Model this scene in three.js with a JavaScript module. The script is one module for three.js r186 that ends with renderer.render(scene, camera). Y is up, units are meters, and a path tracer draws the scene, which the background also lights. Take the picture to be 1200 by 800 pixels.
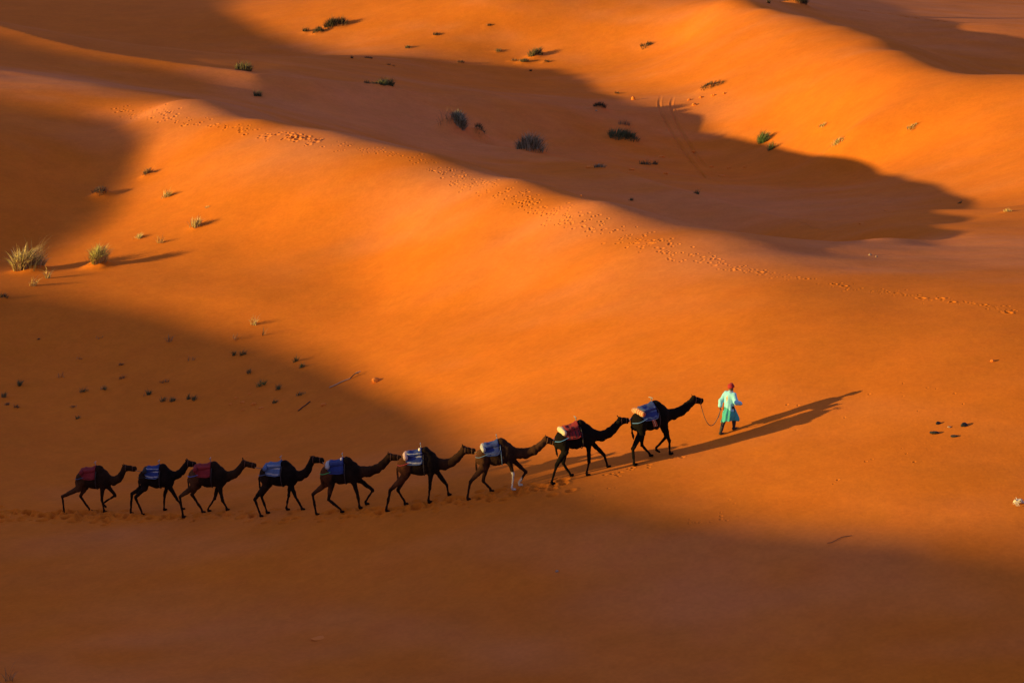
import * as THREE from 'three';
import { mergeGeometries } from 'three/addons/utils/BufferGeometryUtils.js';

// ---------------------------------------------------------------- camera, sky, sun, exposure
const scene = new THREE.Scene();
const camera = new THREE.PerspectiveCamera(15.343, 1.5, 0.5, 1200);
camera.position.set(0, 25, 0);
camera.rotation.set(-12 * Math.PI / 180, 0, 0);

const SUN_AZIMUTH = 17 * Math.PI / 180, SUN_ELEVATION = 7 * Math.PI / 180;
// the sun stands low on the left, a little behind the camera: shadows run right and away
const ALONG = [Math.cos(SUN_AZIMUTH), -Math.sin(SUN_AZIMUTH)];
const SUN_DIR = new THREE.Vector3(-ALONG[0] * Math.cos(SUN_ELEVATION), Math.sin(SUN_ELEVATION), -ALONG[1] * Math.cos(SUN_ELEVATION));
const sun = new THREE.DirectionalLight(new THREE.Color().setRGB(1, 0.69, 0.17), 5);
sun.position.copy(SUN_DIR).multiplyScalar(300).add(new THREE.Vector3(0, 0, -130));
sun.target.position.set(0, 0, -130);
sun.castShadow = true;
sun.shadow.radius = 1.05;
sun.shadow.mapSize.set(4096, 4096);
Object.assign(sun.shadow.camera, { left: -270, right: 180, top: 90, bottom: -90, near: 1, far: 700 });
scene.add(sun, sun.target);

function makeSky() {                                                 // clear evening sky: deep blue overhead, warm and pale low down on the sun's side
  const w = 256, h = 128, data = new Float32Array(w * h * 4);
  for (let j = 0; j < h; j++) for (let i = 0; i < w; i++) {
    const el = ((j + 0.5) / h - 0.5) * Math.PI, az = ((i + 0.5) / w - 0.5) * 2 * Math.PI;
    const d = [Math.cos(el) * Math.cos(az), Math.sin(el), Math.cos(el) * Math.sin(az)];
    const up = Math.max(0, d[1]), low = Math.pow(1 - up, 4);
    const c = Math.max(0, d[0] * SUN_DIR.x + d[1] * SUN_DIR.y + d[2] * SUN_DIR.z);
    const glow = 0.55 * Math.pow(c, 6) + 1.1 * Math.pow(c, 40);
    const col = [0.21 + 0.28 * low + glow * 0.55, 0.215 + 0.21 * low + glow * 0.36, 0.40 + 0.10 * low + glow * 0.18];
    for (let k = 0; k < 3; k++) data[(j * w + i) * 4 + k] = col[k] * SKY_LEVEL;
    data[(j * w + i) * 4 + 3] = 1;
  }
  const t = new THREE.DataTexture(data, w, h, THREE.RGBAFormat, THREE.FloatType);
  t.mapping = THREE.EquirectangularReflectionMapping; t.magFilter = t.minFilter = THREE.LinearFilter; t.wrapS = THREE.RepeatWrapping; t.needsUpdate = true;
  return t;
}
const SKY_LEVEL = 0.6;
scene.background = makeSky();
scene.environment = scene.background;
const renderer = new THREE.WebGLRenderer({ antialias: true });
renderer.toneMapping = THREE.LinearToneMapping;
renderer.toneMappingExposure = 1.94;
renderer.shadowMap.enabled = true;

// ---------------------------------------------------------------- measured places, all in metres
const DUNE_POINTS = [
  [-18.87, -2.2, -76.09, 1], [-7.88, -1.5, -74.13, 1], [0, -1, -72.73, 1], [7.55, -0.4, -71.05, 1], [17.21, 0.2, -69.38, 1], [-21.36, -2.8, -86.75, 1], [-8.79, -1.7, -83.32, 1], [0, -0.5, -79.58, 1],
  [8.13, 0.3, -77.08, 1], [18.64, 1, -75.76, 1], [-22.51, -2.8, -97.65, 1], [-16.81, -2.4, -96.25, 1], [-13.96, -2.1, -95.19, 1], [-11.59, -1.6, -93.44, 1], [-8.58, -0.9, -90.98, 1], [-6.07, -0.3, -89.21, 1],
  [-3.55, 0.15, -88.41, 1], [-0.61, 0.7, -88.04, 1], [2.45, 1.25, -87.89, 1], [5.1, 1.7, -88.82, 1], [8.1, 2.25, -90.82, 1], [12.74, 3.3, -92.55, 1], [-22.62, -2.7, -108.56, 1], [-15.38, -2.5, -110.89, 1],
  [-25.05, -1.6, -121.13, 1], [-12.04, -0.95, -116.3, 1], [-7.33, -1.2, -105.64, 1], [-26.36, 0.45, -128.18, 1], [-19.77, 0.45, -128.18, 1], [-12.87, 0.6, -125.11, 1], [-28.4, 0.4, -138.5, 1], [-22.62, 1.2, -138.04, 1],
  [-30.22, 3.75, -148.43, 1], [-26.81, 3.25, -151.92, 1], [-23.25, 3.2, -152.27, 1], [-29.06, 2.2, -142.21, 1], [-25.68, 1.75, -145.01, 1], [-31.44, 5.2, -154.9, 1], [-6.34, 0.95, -123.32, 1], [0, 2.3, -116.4, 1],
  [5.61, 3.75, -108.96, 1], [10.71, 4.7, -104.09, 1], [15.91, 4.9, -103.06, 1], [20.79, 5.3, -101.01, 1], [-5.63, 0, -108.59, 1], [0, 1.25, -103.16, 1], [5.06, 2.5, -97.73, 1], [9.75, 3.35, -94.04, 1],
  [14.35, 3.75, -92.3, 1], [20.29, 4.2, -90.35, 1], [11.78, 2.2, -84.6, 1], [18.81, 2.6, -83.11, 1], [17.59, 1.8, -77.25, 1], [11.29, 1.5, -80.7, 1], [5.85, 1.2, -83.81, 1], [1.49, 0.8, -85.22, 1],
  [-13.83, 1.95, -135.04, 1], [-6.73, 2.55, -131.53, 1], [0, 3.8, -124.2, 1], [5.91, 4.9, -115.42, 1], [-19.68, 2.8, -144.67, 1], [-9.29, 4.05, -136.53, 1], [-14.58, 4.5, -143.19, 1], [-15.09, 5.5, -148.6, 1],
  [-9.63, 5.4, -141.99, 1], [-4.58, 5.15, -134.78, 1], [0, 5.1, -126.29, 1], [4.1, 5.05, -120.29, 1], [-2.1, 3.2, -122.74, 1], [-24.61, 4.6, -161.74, 1], [-33.7, 5.7, -166.44, 1], [-43.33, 7, -184.12, 0],
  [-36.85, 6.3, -182.5, 0], [-29.43, 6.1, -174.69, 0], [-21.83, 6.25, -161.7, 0], [-15.57, 6.15, -153.59, 0], [-10.06, 6, -148.64, 0], [-4.77, 5.8, -140.83, 0], [0, 5.8, -130.67, 0], [4.19, 5.75, -123.24, 0],
  [8.19, 5.2, -120.14, 0], [10.67, 5.2, -115.77, 0], [14.28, 4.7, -116.11, 0], [17.41, 4.7, -113.19, 0], [23.5, 4.65, -114.57, 0], [24.71, 4.2, -120.64, 0], [26.14, 3.55, -127.74, 0], [27.46, 3.1, -134.28, 0],
  [28.96, 2.75, -141.82, 0], [19.72, 4.5, -115.42, 0], [20.91, 3.8, -122.47, 0], [22.11, 3.1, -129.62, 0], [24.68, 2, -145.01, 0], [16.94, 4.4, -118.05, 0], [17.95, 3.5, -125.2, 0], [19.2, 2.5, -133.99, 0],
  [20.84, 1.4, -145.63, 0], [31.35, 2.7, -153.92, 0], [33.78, 4, -166.5, 0], [23.32, 2.5, -136.81, 0], [21.66, 0.3, -159.18, 0], [17.33, -0.5, -169.98, 0], [11.91, -0.7, -175.32, 0], [6.26, -0.8, -184.62, 0],
  [0, -0.6, -183.19, 0], [0, -0.3, -192.8, 0], [-15.6, 2.4, -231.97, 0], [-8.51, 2.5, -210.59, 0], [-2.86, 1.5, -211.92, 0], [3.53, 1.1, -209.16, 0], [9.77, 0.6, -206.8, 0], [15.72, 0.05, -202.17, 0],
  [19.6, 0, -193.01, 0], [22.13, 0.15, -181.36, 0], [23.95, 0.4, -174.32, 0], [25.54, 0.78, -167.18, 0], [26.86, 1.15, -159.71, 0], [27.6, 1.5, -153.14, 0], [27.77, 1.9, -145.64, 0], [-52.2, 7.4, -222.68, 0],
  [-42.61, 6.5, -211.72, 0], [-33.87, 5.5, -201.54, 0], [-26.44, 5, -196.48, 0], [-19.54, 4.4, -193.42, 0], [-13.29, 3.4, -197.19, 0], [-6.71, 2.4, -198.96, 0], [0, 1.4, -198.88, 0], [-25.55, 4.3, -189.56, 0],
  [-32, 5.2, -190.11, 0], [-18.95, 3.6, -187.28, 0], [-32.99, 1.5, -245.43, 0], [-23.83, 1.2, -236.15, 0], [-43.34, 2, -258.28, 0], [-57.02, 3.5, -283.98, 0], [-31.8, 3.2, -287.94, 0], [-16.72, 2, -248.93, 0],
  [-17.68, 5, -264.17, 0], [0, 2.5, -243.51, 0], [0, 6, -250.96, 0], [15.7, 3.4, -233.77, 0], [14.5, 1.5, -215.2, 0], [18.71, 6.6, -243.04, 0], [-69.43, 4.5, -296.82, 0], [24.13, 2.5, -178.39, 0],
  [25.67, 4.2, -190.47, 0], [19.83, 6.9, -236.99, 0], [23.13, 6.8, -230.27, 0], [26.2, 6.6, -223.38, 0], [28.97, 6.35, -215.92, 0], [29.99, 6.15, -207.78, 0], [30.76, 5.95, -198.96, 0], [31.29, 5.8, -191.78, 0],
  [32.29, 5.6, -188.1, 0], [34.34, 5.5, -185.44, 0], [37.23, 5.5, -184.26, 0], [42.77, 5.5, -181.37, 0], [42.47, 3, -229.77, 0], [46.54, 4.2, -252.52, 0], [34.96, 4.8, -261.07, 0], [40.56, 2.4, -219.12, 0],
  [51.68, 3.9, -236.95, 0], [44.13, 4.1, -239.19, 0], [12.44, 4, -122.74, 0], [17.54, 2.8, -125.86, 0], [-20, -2, -50, 0], [0, -1.5, -50, 0], [20, -1, -50, 0], [-20, -1, -20, 0],
  [20, -1, -20, 0], [50, 0, -60, 0], [60, 2, -120, 0], [70, 3, -200, 0], [80, 2, -300, 0], [0, 3, -420, 0], [-80, 3, -420, 0], [80, 2, -420, 0],
  [0, 2, -340, 0], [60, 0.5, -350, 0], [-60, 3, -340, 0], [-60, -2, -60, 0], [-60, 0, -110, 0], [-80, 4, -180, 0], [-130, 0, -50, 0], [-130, 0, -120, 0],
  [-130, 2, -200, 0], [-130, 3, -280, 0], [-130, 0, 0, 0], [-180, 0, -130, 0], [-240, 0, -50, 0], [-240, 0, -160, 0], [-240, 0, -280, 0], [-90, 5, -250, 0],
  [-11.44, 4.2, -157.41, 0], [-5.49, 2, -161.05, 0], [-5.81, 4.2, -151.24, 0], [0.14, 2, -154.88, 0], [-0.52, 4, -143.43, 0], [5.43, 0.2, -147.07, 0], [4.25, 4, -133.27, 0], [10.2, 0.2, -136.91, 0],
  [8.44, 3.95, -125.84, 0], [14.39, 0.2, -129.48, 0], [26.53, 5.4, -232.35, 0], [31.63, 3.8, -235.47, 0], [32.37, 4.95, -218, 0], [37.47, 3.35, -221.12, 0], [34.16, 4.55, -201.04, 0], [39.26, 2.95, -204.16, 0],
  [35.69, 4.2, -190.18, 0], [40.79, 2.6, -193.3, 0], [40.63, 4.1, -186.34, 0], [45.73, 2.5, -189.46, 0],
];
const WINDWARD_CREST = [
  [-330, 15.5], [-264, 17.6], [-240, 17.2], [-214.93, 19.05], [-202.63, 19.27], [-195.63, 19.72], [-190.93, 19.87], [-185.29, 19.34], [-166.27, 19.41], [-163.79, 19.71],
  [-157.91, 20.06], [-155.28, 19.68], [-152.58, 18.74], [-147.76, 17.67], [-142.84, 16.6], [-140.26, 15.83], [-134.51, 14.8], [-127.9, 15.42], [-124.41, 15.77], [-119.14, 16.04],
  [-111.39, 16.59], [-102.83, 17.4], [-92.6, 18.55], [-85.81, 19.33], [-83.04, 19.68], [-79.17, 20.05], [-76.26, 20.45], [-73.83, 20.91], [-70.02, 21.82], [-50, 23.2],
  [-20, 24], [30, 21],
];
const TRAIL_UPPER = [
  [-26.05, -165.94], [-21.41, -158.39], [-17.63, -153.37], [-14.13, -149.2], [-11.1, -145.69],
];
const TRAIL_FAINT = [
  [-10.56, -145.12], [-7.71, -142.28], [-4.45, -138.12],
];
const TRAIL_RIDGE = [
  [-4.19, -137.32], [-1.34, -131.15], [0.86, -126.73], [3.31, -121.49], [5.62, -117.73], [7.77, -113.66], [10.18, -110.15],
];
const TRAIL_SPARSE = [
  [10.16, -110], [12.16, -107.58], [14.44, -105.33], [16.33, -103.51], [18.09, -101.38], [20.34, -98.7],
];
const TRAIL_CARAVAN = [
  [-21.76, -97.32], [-18.19, -96.4], [-14.95, -95.08], [-11.54, -93.03], [-8.55, -90.66], [-6.07, -89.09], [-3.54, -88.19], [-0.61, -87.7], [2.44, -87.59], [5.08, -88.48],
  [7.01, -89.73], [8.04, -90.54],
];
const SECOND_CREST = [
  [0, -186.28], [3.68, -180.57], [7.55, -170.96], [11.04, -162.31], [14.32, -155.62], [16.65, -147.92],
];
const REAR_CREST = [
  [-48.32, -218.5], [-42.48, -211.02], [-37.94, -205.43], [-33.77, -200.9], [-30, -198.19], [-26.39, -196.09], [-22.91, -194.43], [-19.52, -193.14], [-16.38, -194.45], [-13.27, -196.83],
  [-10.03, -198.31],
];
const TRAIL_FAR = [
  [34.14, -251.7], [36.91, -250.4], [39.5, -248.13], [41.89, -245.02],
];
const TYRE_A = [
  [12.57, -212.95], [12.16, -208.17], [12.2, -205.17], [12.6, -201.48], [13.26, -195.67], [13.79, -189.03], [14.11, -178.28], [14.46, -168.86],
];
const TYRE_B = [
  [13.53, -211.16], [13.11, -207.79], [13.1, -205.28], [13.38, -201.87], [13.91, -196.53], [14.33, -191.23], [14.6, -187.06],
];
const TUSSOCKS = [
  [-25.66, -133.18, 1.82, 1.23, 'straw', 0.25, 'large straw-coloured grass tussock catching the low sun on the shaded slope'], [-22.15, -133.26, 1.19, 0.82, 'strawgreen', 0.35, 'sunlit yellow-green tussock on a hump of bright orange sand'], [-19.92, -144.59, 0.59, 0.44, 'straw', 0.15, 'straw tuft with a long thin shadow up the sunlit slope'], [-20.69, -138.07, 0.61, 0.33, 'straw', 0.05, 'low pale straw tuft beside a thin upright sprig'],
  [-17.45, -137.97, 0.66, 0.52, 'straw', 0.15, 'straw tuft with a dark root clump on the orange slope'], [-24.1, -147.3, 1.3, 0.3, 'dry', 0.3, 'low ragged dry clump on a sand hump inside the reddish shade patch'], [-21.74, -149.62, 0.76, 0.36, 'dry', 0.3, 'low dry clump at the edge of the reddish shade patch'], [-20.71, -196.58, 1.46, 0.66, 'olive', 0.1, 'olive tussock on the pale crest line of the rear ridge'],
  [-18.9, -188.01, 0.57, 0.57, 'green', 0.05, 'round dark green bush alone on the grey shaded slope'], [-11.39, -198.82, 0.67, 0.34, 'olive', 0.1, 'small flat olive clump beside the pair of dark bushes'], [-10.36, -198.35, 1, 0.47, 'green', 0.1, 'lower of two touching dark green bushes in the valley shade'], [-9.79, -200.33, 1.08, 0.61, 'green', 0.1, 'upper of two touching dark green bushes in the valley shade'],
  [-4.4, -191.36, 2.2, 0.91, 'grey', 0.9, 'grey-green tussock crowning the tall cone of sand'], [-2.53, -191.94, 1.3, 0.32, 'olive', 0.45, 'thin olive tuft on the small mound beside the tall sand cone'], [1.53, -188.31, 2.68, 1.09, 'grey', 0.35, 'wide grey-green tussock spreading down the shaded valley side'], [8.89, -197.45, 2.27, 0.67, 'green', 0.2, 'wide flat-based green tussock in the valley shade'],
  [9.05, -201.22, 1.22, 0.48, 'wisp', 0.05, 'faint dry wisps of grass above the wide flat-based tussock'], [7.13, -204.87, 1.25, 0.42, 'dark', 0.25, 'dark low clump with a pale pebble at the edge of the valley shadow'], [6.02, -173.72, 0.94, 0.41, 'grey', 0.1, 'small grey-green tuft next to a sand lump below the ridge'], [19.01, -192.26, 1.17, 0.85, 'bright', 0.1, 'bright green bush on the edge of the valley shadow'],
  [19.42, -188.6, 0.51, 0.64, 'bright', 0.05, 'small upright green sprout right beside the bright green bush'], [-20.65, -254.28, 0.77, 0.43, 'dark', 0.15, 'small dark tuft with a pale side, lowest of three on the lit slope'], [-19.3, -253.42, 1.11, 0.51, 'dark', 0.2, 'dark clump between two others on the lit far slope'], [-17.67, -254.51, 2.05, 0.77, 'dark', 0.3, 'broad dark clump with a long blurred shadow on the lit far slope'],
  [-9.97, -243.23, 0.9, 0.33, 'olive', 0.1, 'small olive tuft casting a thin shadow on the far slope'], [2.17, -239.41, 1.45, 0.64, 'olive', 0.25, 'olive bush on a hump of lit sand on the far slope'], [1.04, -237.78, 1.12, 0.4, 'olive', 0.15, 'low olive clump adjoining the olive bush on the far slope'], [16.44, -210.19, 1.84, 0.35, 'dark', 0.2, 'dark flat-topped clump above scattered crumbs by the tyre tracks'],
  [27.45, -245.47, 2.14, 0.82, 'dark', 0.5, 'dark bush on a small orange mound at the far plain'], [12.17, -164.17, 0.5, 0.39, 'green', 0.05, 'small pale green sprout on the low crest behind the main ridge'], [9.94, -187.81, 0.83, 0.38, 'olive', 0.05, 'dull olive tuft on the valley floor beside another'], [10.75, -188.6, 0.64, 0.38, 'olive', 0.05, 'dull olive tuft on the valley floor nearer the tyre tracks'],
  [26.91, -150.63, 0.26, 0.21, 'green', 0.03, 'tiny green sprout alone at the tip of the valley shadow'], [7.55, -159.64, 0.33, 0.22, 'green', 0.03, 'tiny green sprout just behind the ridge crest'], [-26.05, -127.21, 0.52, 0.26, 'dark', 0.2, 'dark low clump in the shade below the large straw tussock'],
];
const SPRIGS = [
  [-23.52, -117.37, 0.41, 0.32, 'green'], [-23.9, -115.74, 0.32, 0.32, 'green'], [-20.17, -116.01, 0.48, 0.24, 'green'], [-19.25, -116.05, 0.32, 0.24, 'green'],
  [-19.8, -112.48, 0.39, 0.23, 'green'], [-17.01, -114.9, 0.4, 0.32, 'green'], [-16.08, -113.94, 0.32, 0.24, 'green'], [-15.67, -113.81, 0.31, 0.24, 'green'],
  [-14.95, -113.75, 0.24, 0.31, 'green'], [-14.61, -113.52, 0.27, 0.27, 'green'], [-13.26, -118.35, 0.29, 0.37, 'green'], [-12.87, -118.2, 0.29, 0.33, 'green'],
  [-10.16, -116.03, 0.24, 0.32, 'green'], [-9.77, -115.1, 0.32, 0.24, 'green'], [-12.46, -115.66, 0.48, 0.28, 'green'], [-11.56, -113.75, 0.43, 0.35, 'bright'],
  [-10.72, -112.81, 0.23, 0.31, 'green'], [-10.61, -111.07, 0.38, 0.23, 'green'], [-9.54, -111.26, 0.46, 0.19, 'green'],
];
const DRY_SPRIGS = [
  [-21.67, -118.21, 0.57, 0.24, 'wisp'], [-20.38, -122.36, 0.29, 0.21, 'wisp'], [-18.8, -118.98, 0.33, 0.16, 'dry'], [-18.46, -117.2, 0.4, 0.2, 'dry'],
  [-16.76, -121.08, 0.42, 0.46, 'wisp'], [-15.36, -118.48, 0.49, 0.29, 'wisp'], [-16.34, -116.2, 0.48, 0.16, 'dry'], [-13.34, -120.39, 0.66, 0.33, 'wisp'],
  [-20.37, -114.04, 0.47, 0.16, 'dry'], [-22.94, -114.24, 0.36, 0.2, 'dry'], [-23.56, -114.63, 0.32, 0.16, 'dry'], [-23.49, -122.77, 0.21, 0.13, 'dry'],
  [-21.01, -120.2, 0.33, 0.17, 'wisp'],
];
const STALKS = [
  [-12.71, -122, 0.29, 0.55, 'straw', 0, 'pale upright dry stalk in the sun just above the hollow'], [-12.07, -120.54, 0.21, 0.46, 'wisp', 0, 'thin faint stalk below the pale upright one'], [-24.4, -130.98, 0.27, 0.76, 'straw', 0, 'tall thin dry stalks beside the large straw tussock'], [-24.9, -129.33, 0.4, 0.53, 'straw', 0, 'small straw sprig below the large straw tussock'],
  [-19.26, -136.61, 0.28, 0.47, 'straw', 0, 'thin upright straw sprig with a narrow shadow'], [-17.11, -140.42, 0.29, 0.19, 'straw', 0, 'tiny pale straw tuft on the bright slope'], [-15.89, -76.03, 0.38, 0.59, 'wisp', 0, 'sparse dry grass stalks at the foot of the shaded foreground slope'],
];
const FAR_TUFTS = [
  [-7.27, -246.32, 0.74, 0.33, 'dark'], [-12.91, -229.82, 0.77, 0.23, 'dark'], [-14.39, -227.66, 0.31, 0.23, 'dark'], [-10.79, -225.79, 0.76, 0.15, 'dark'],
  [-4.78, -236.67, 0.96, 0.24, 'dry'], [0.16, -238.51, 0.64, 0.24, 'dry'], [-1.22, -241.63, 0.81, 0.24, 'olive'], [3.19, -237.25, 0.72, 0.24, 'dark'],
  [1.81, -233.88, 0.39, 0.24, 'dark'], [12.54, -236.27, 1.27, 0.32, 'dark'], [9.04, -216.3, 0.58, 0.22, 'dark'], [-2.32, -246.95, 0.5, 0.17, 'dark'],
  [23.93, -238.33, 0.48, 0.4, 'dark'], [22.93, -186.84, 0.57, 0.32, 'straw'], [23.08, -177.97, 0.96, 0.36, 'straw'], [27.74, -175.29, 0.83, 0.3, 'straw'],
  [27.46, -139.04, 0.57, 0.14, 'straw'],
];
const CLODS = [
  [14.61, -208.22, 0.42, 0.21], [15.58, -208.1, 0.49, 0.21], [16.52, -207.56, 0.42, 0.28], [14.91, -206.48, 0.49, 0.28],
  [17.38, -206.99, 0.35, 0.21], [11.5, -192.74, 0.72, 0.2], [8.63, -181.56, 0.49, 0.18], [11.06, -181, 0.43, 0.25],
  [14.91, -187.8, 0.38, 0.25], [16.14, -186.6, 0.38, 0.19], [17.22, -185.95, 0.32, 0.19], [15.22, -182.99, 0.75, 0.12],
  [13.97, -194.44, 0.4, 0.26], [5.32, -173.96, 0.59, 0.24], [3.53, -127.98, 0.17, 0.13], [10.12, -211.25, 0.43, 0.43],
  [-12.65, -112.91, 0.23, 0.12], [-12.26, -112.17, 0.31, 0.12], [-11.7, -111.61, 0.27, 0.15], [-12.16, -111.14, 0.19, 0.08],
  [-11.29, -110.89, 0.31, 0.08], [-12.82, -112.27, 0.19, 0.08], [-12.04, -113.09, 0.2, 0.08], [-6.03, -109.9, 0.61, 0.27],
  [-8.33, -108.96, 0.34, 0.15], [-6.22, -78.3, 0.66, 0.04], [-4.55, -91.22, 0.13, 0.1], [18.15, -93.33, 0.26, 0.1],
  [22.81, -152.61, 0.42, 0.1], [20, -143.08, 0.44, 0.1],
];
const BLACK_STONES = [
  [15.29, -88.24, 0.24, 0.12], [15.05, -87.47, 0.46, 0.12], [16.16, -87.79, 0.37, 0.15], [15.66, -86.98, 0.3, 0.09],
];
const PEBBLES = [
  [1.5, -80.85, 0.14, 0.09], [16.58, -115.5, 0.2, 0.12], [16.8, -114.86, 0.16, 0.12], [6.82, -204.07, 0.28, 0.21],
  [15.62, -87.82, 0.18, 0.06],
];
const BONES = [
  [16.84, -81.22, 0.4, 0.23],
];
const BRANCHES = [
  [-7.55, -111.51, 1.39, 0.15], [-9.25, -109.54, 0.49, 0.08], [10.77, -80.14, 0.84, 0.06],
];
const CAMEL_POSES = [
  {x: -16.42, z: -96.47, yaw: 8, scale: 0.95, pitch: 0.033, legs: [[-1.63, 0.71, -1.57, 0.03, 1], [-0.84, 0.63, -0.4, 0.04, -1], [0.38, 0.56, 0.49, 0.03, 1], [0.95, 0.69, 0.34, 0.27, -1]], nose: [2.2, 1.88], crown: [1.56, 2.02], low: [1.22, 1.14]},
  {x: -13.78, z: -95.27, yaw: 6, scale: 0.96, pitch: 0.012, legs: [[-1.36, 0.7, -1.42, 0.05, -1], [-1.08, 0.65, -0.77, 0.02, 1], [0.25, 0.61, 0.24, 0.06, -1], [0.97, 0.62, 1.22, 0.01, 1]], nose: [1.91, 2.04], crown: [1.47, 2.17], low: [0.98, 1.3]},
  {x: -11.57, z: -93.6, yaw: 4, scale: 1.0, pitch: 0.017, legs: [[-1.33, 0.67, -1.2, 0.02, 1], [-0.86, 0.67, -0.39, 0.03, -1], [0.19, 0.53, -0.1, 0.02, -1], [0.62, 0.53, 0.83, 0.01, 1]], nose: [2.21, 1.86], crown: [1.6, 2.06], low: [1.14, 1.23]},
  {x: -8.59, z: -91.25, yaw: 12, scale: 1.0, pitch: 0.05, legs: [[-1.17, 0.54, -0.94, 0.03, 1], [-0.99, 0.59, -0.76, 0.03, -1], [0.29, 0.64, 0.18, 0.04, -1], [0.73, 0.67, 1.01, 0.02, 1]], nose: [2.09, 2.03], crown: [1.53, 2.15], low: [1.17, 1.2]},
  {x: -6.11, z: -89.57, yaw: 4, scale: 1.0, pitch: 0.083, legs: [[-1.41, 0.64, -1.31, 0.02, -1], [-0.66, 0.5, -0.13, 0.0, 1], [0.65, 0.5, 0.69, 0.04, 1], [1.26, 0.66, 0.92, 0.09, -1]], nose: [2.67, 1.86], crown: [2.13, 2.03], low: [1.44, 1.21]},
  {x: -3.21, z: -88.51, yaw: 0, scale: 1.02, pitch: 0.085, legs: [[-1.33, 0.6, -1.55, 0.02, 1], [-1.05, 0.49, -0.77, -0.03, -1], [0.35, 0.59, 0.27, -0.01, 1], [1.04, 0.54, 1.1, 0.03, -1]], nose: [2.4, 1.73], crown: [1.88, 1.91], low: [1.27, 1.11]},
  {x: -0.35, z: -88.05, yaw: -4, scale: 0.97, pitch: 0.143, legs: [[-1.34, 0.59, -1.54, 0.03, 1], [-0.77, 0.46, -0.47, -0.03, -1], [0.58, 0.63, 0.48, 0.04, 1], [1.17, 0.55, 0.82, 0.13, -1]], nose: [2.67, 1.52], crown: [2.22, 1.8], low: [1.51, 1.08]},
  {x: 2.5, z: -88.28, yaw: -16, scale: 1.02, pitch: 0.152, legs: [[-1.07, 0.61, -1.33, 0.03, 1], [-0.65, 0.53, -0.39, -0.01, -1], [0.37, 0.5, 0.23, 0.01, 1], [1.16, 0.52, 1.28, 0.02, -1]], nose: [2.4, 1.62], crown: [1.98, 1.77], low: [1.36, 1.05]},
  {x: 5.2, z: -89.17, yaw: -28, scale: 1.05, pitch: 0.129, legs: [[-1.11, 0.59, -1.09, 0.02, 1], [-0.44, 0.5, -0.09, 0.06, -1], [0.64, 0.52, 0.64, 0.02, 1], [0.74, 0.56, 0.25, 0.19, -1]], nose: [2.54, 1.54], crown: [2.08, 1.79], low: [1.35, 1.14]},
];
const GUIDE_SPOT = [8, -90.81];

// ---------------------------------------------------------------- helpers
function rng(seed) { let s = seed >>> 0; return () => { s = (s + 0x6D2B79F5) >>> 0; let t = s; t = Math.imul(t ^ (t >>> 15), t | 1); t ^= t + Math.imul(t ^ (t >>> 7), t | 61); return ((t ^ (t >>> 14)) >>> 0) / 4294967296; }; }
const clamp = (v, a, b) => Math.max(a, Math.min(b, v));
const lerp = (a, b, t) => a + (b - a) * t;
const smooth = (a, b, v) => { const t = clamp((v - a) / (b - a), 0, 1); return t * t * (3 - 2 * t); };
const hash2 = (i, j, s) => { let h = Math.imul(i, 374761393) + Math.imul(j, 668265263) + Math.imul(s, 1442695041); h = Math.imul(h ^ (h >>> 13), 1274126177); return ((h ^ (h >>> 16)) >>> 0) / 4294967296; };
function noise2(x, y, s = 1, wrap = 0) {
  const i = Math.floor(x), j = Math.floor(y), u = x - i, v = y - j, a = u * u * (3 - 2 * u), b = v * v * (3 - 2 * v);
  const m = wrap ? (k => ((k % wrap) + wrap) % wrap) : (k => k);
  return lerp(lerp(hash2(m(i), m(j), s), hash2(m(i + 1), m(j), s), a), lerp(hash2(m(i), m(j + 1), s), hash2(m(i + 1), m(j + 1), s), a), b) * 2 - 1;
}
const used = new Map();
function numbered(name) { const n = used.get(name) ?? 0; used.set(name, n + 1); return n ? name + '_' + String(n).padStart(3, '0') : name; }
function shade(o) { o.castShadow = o.receiveShadow = true; return o; }
function thing(name, label, category, group) {
  const o = new THREE.Group(); o.name = numbered(name); o.userData = { label, category };
  if (group) o.userData.group = group;
  scene.add(o); return o;
}
function part(name, geometry, material, parent) { const m = shade(new THREE.Mesh(geometry, material)); m.name = name; parent.add(m); return m; }
const lin = (r, g, b) => new THREE.Color().setRGB(r, g, b);

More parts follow.
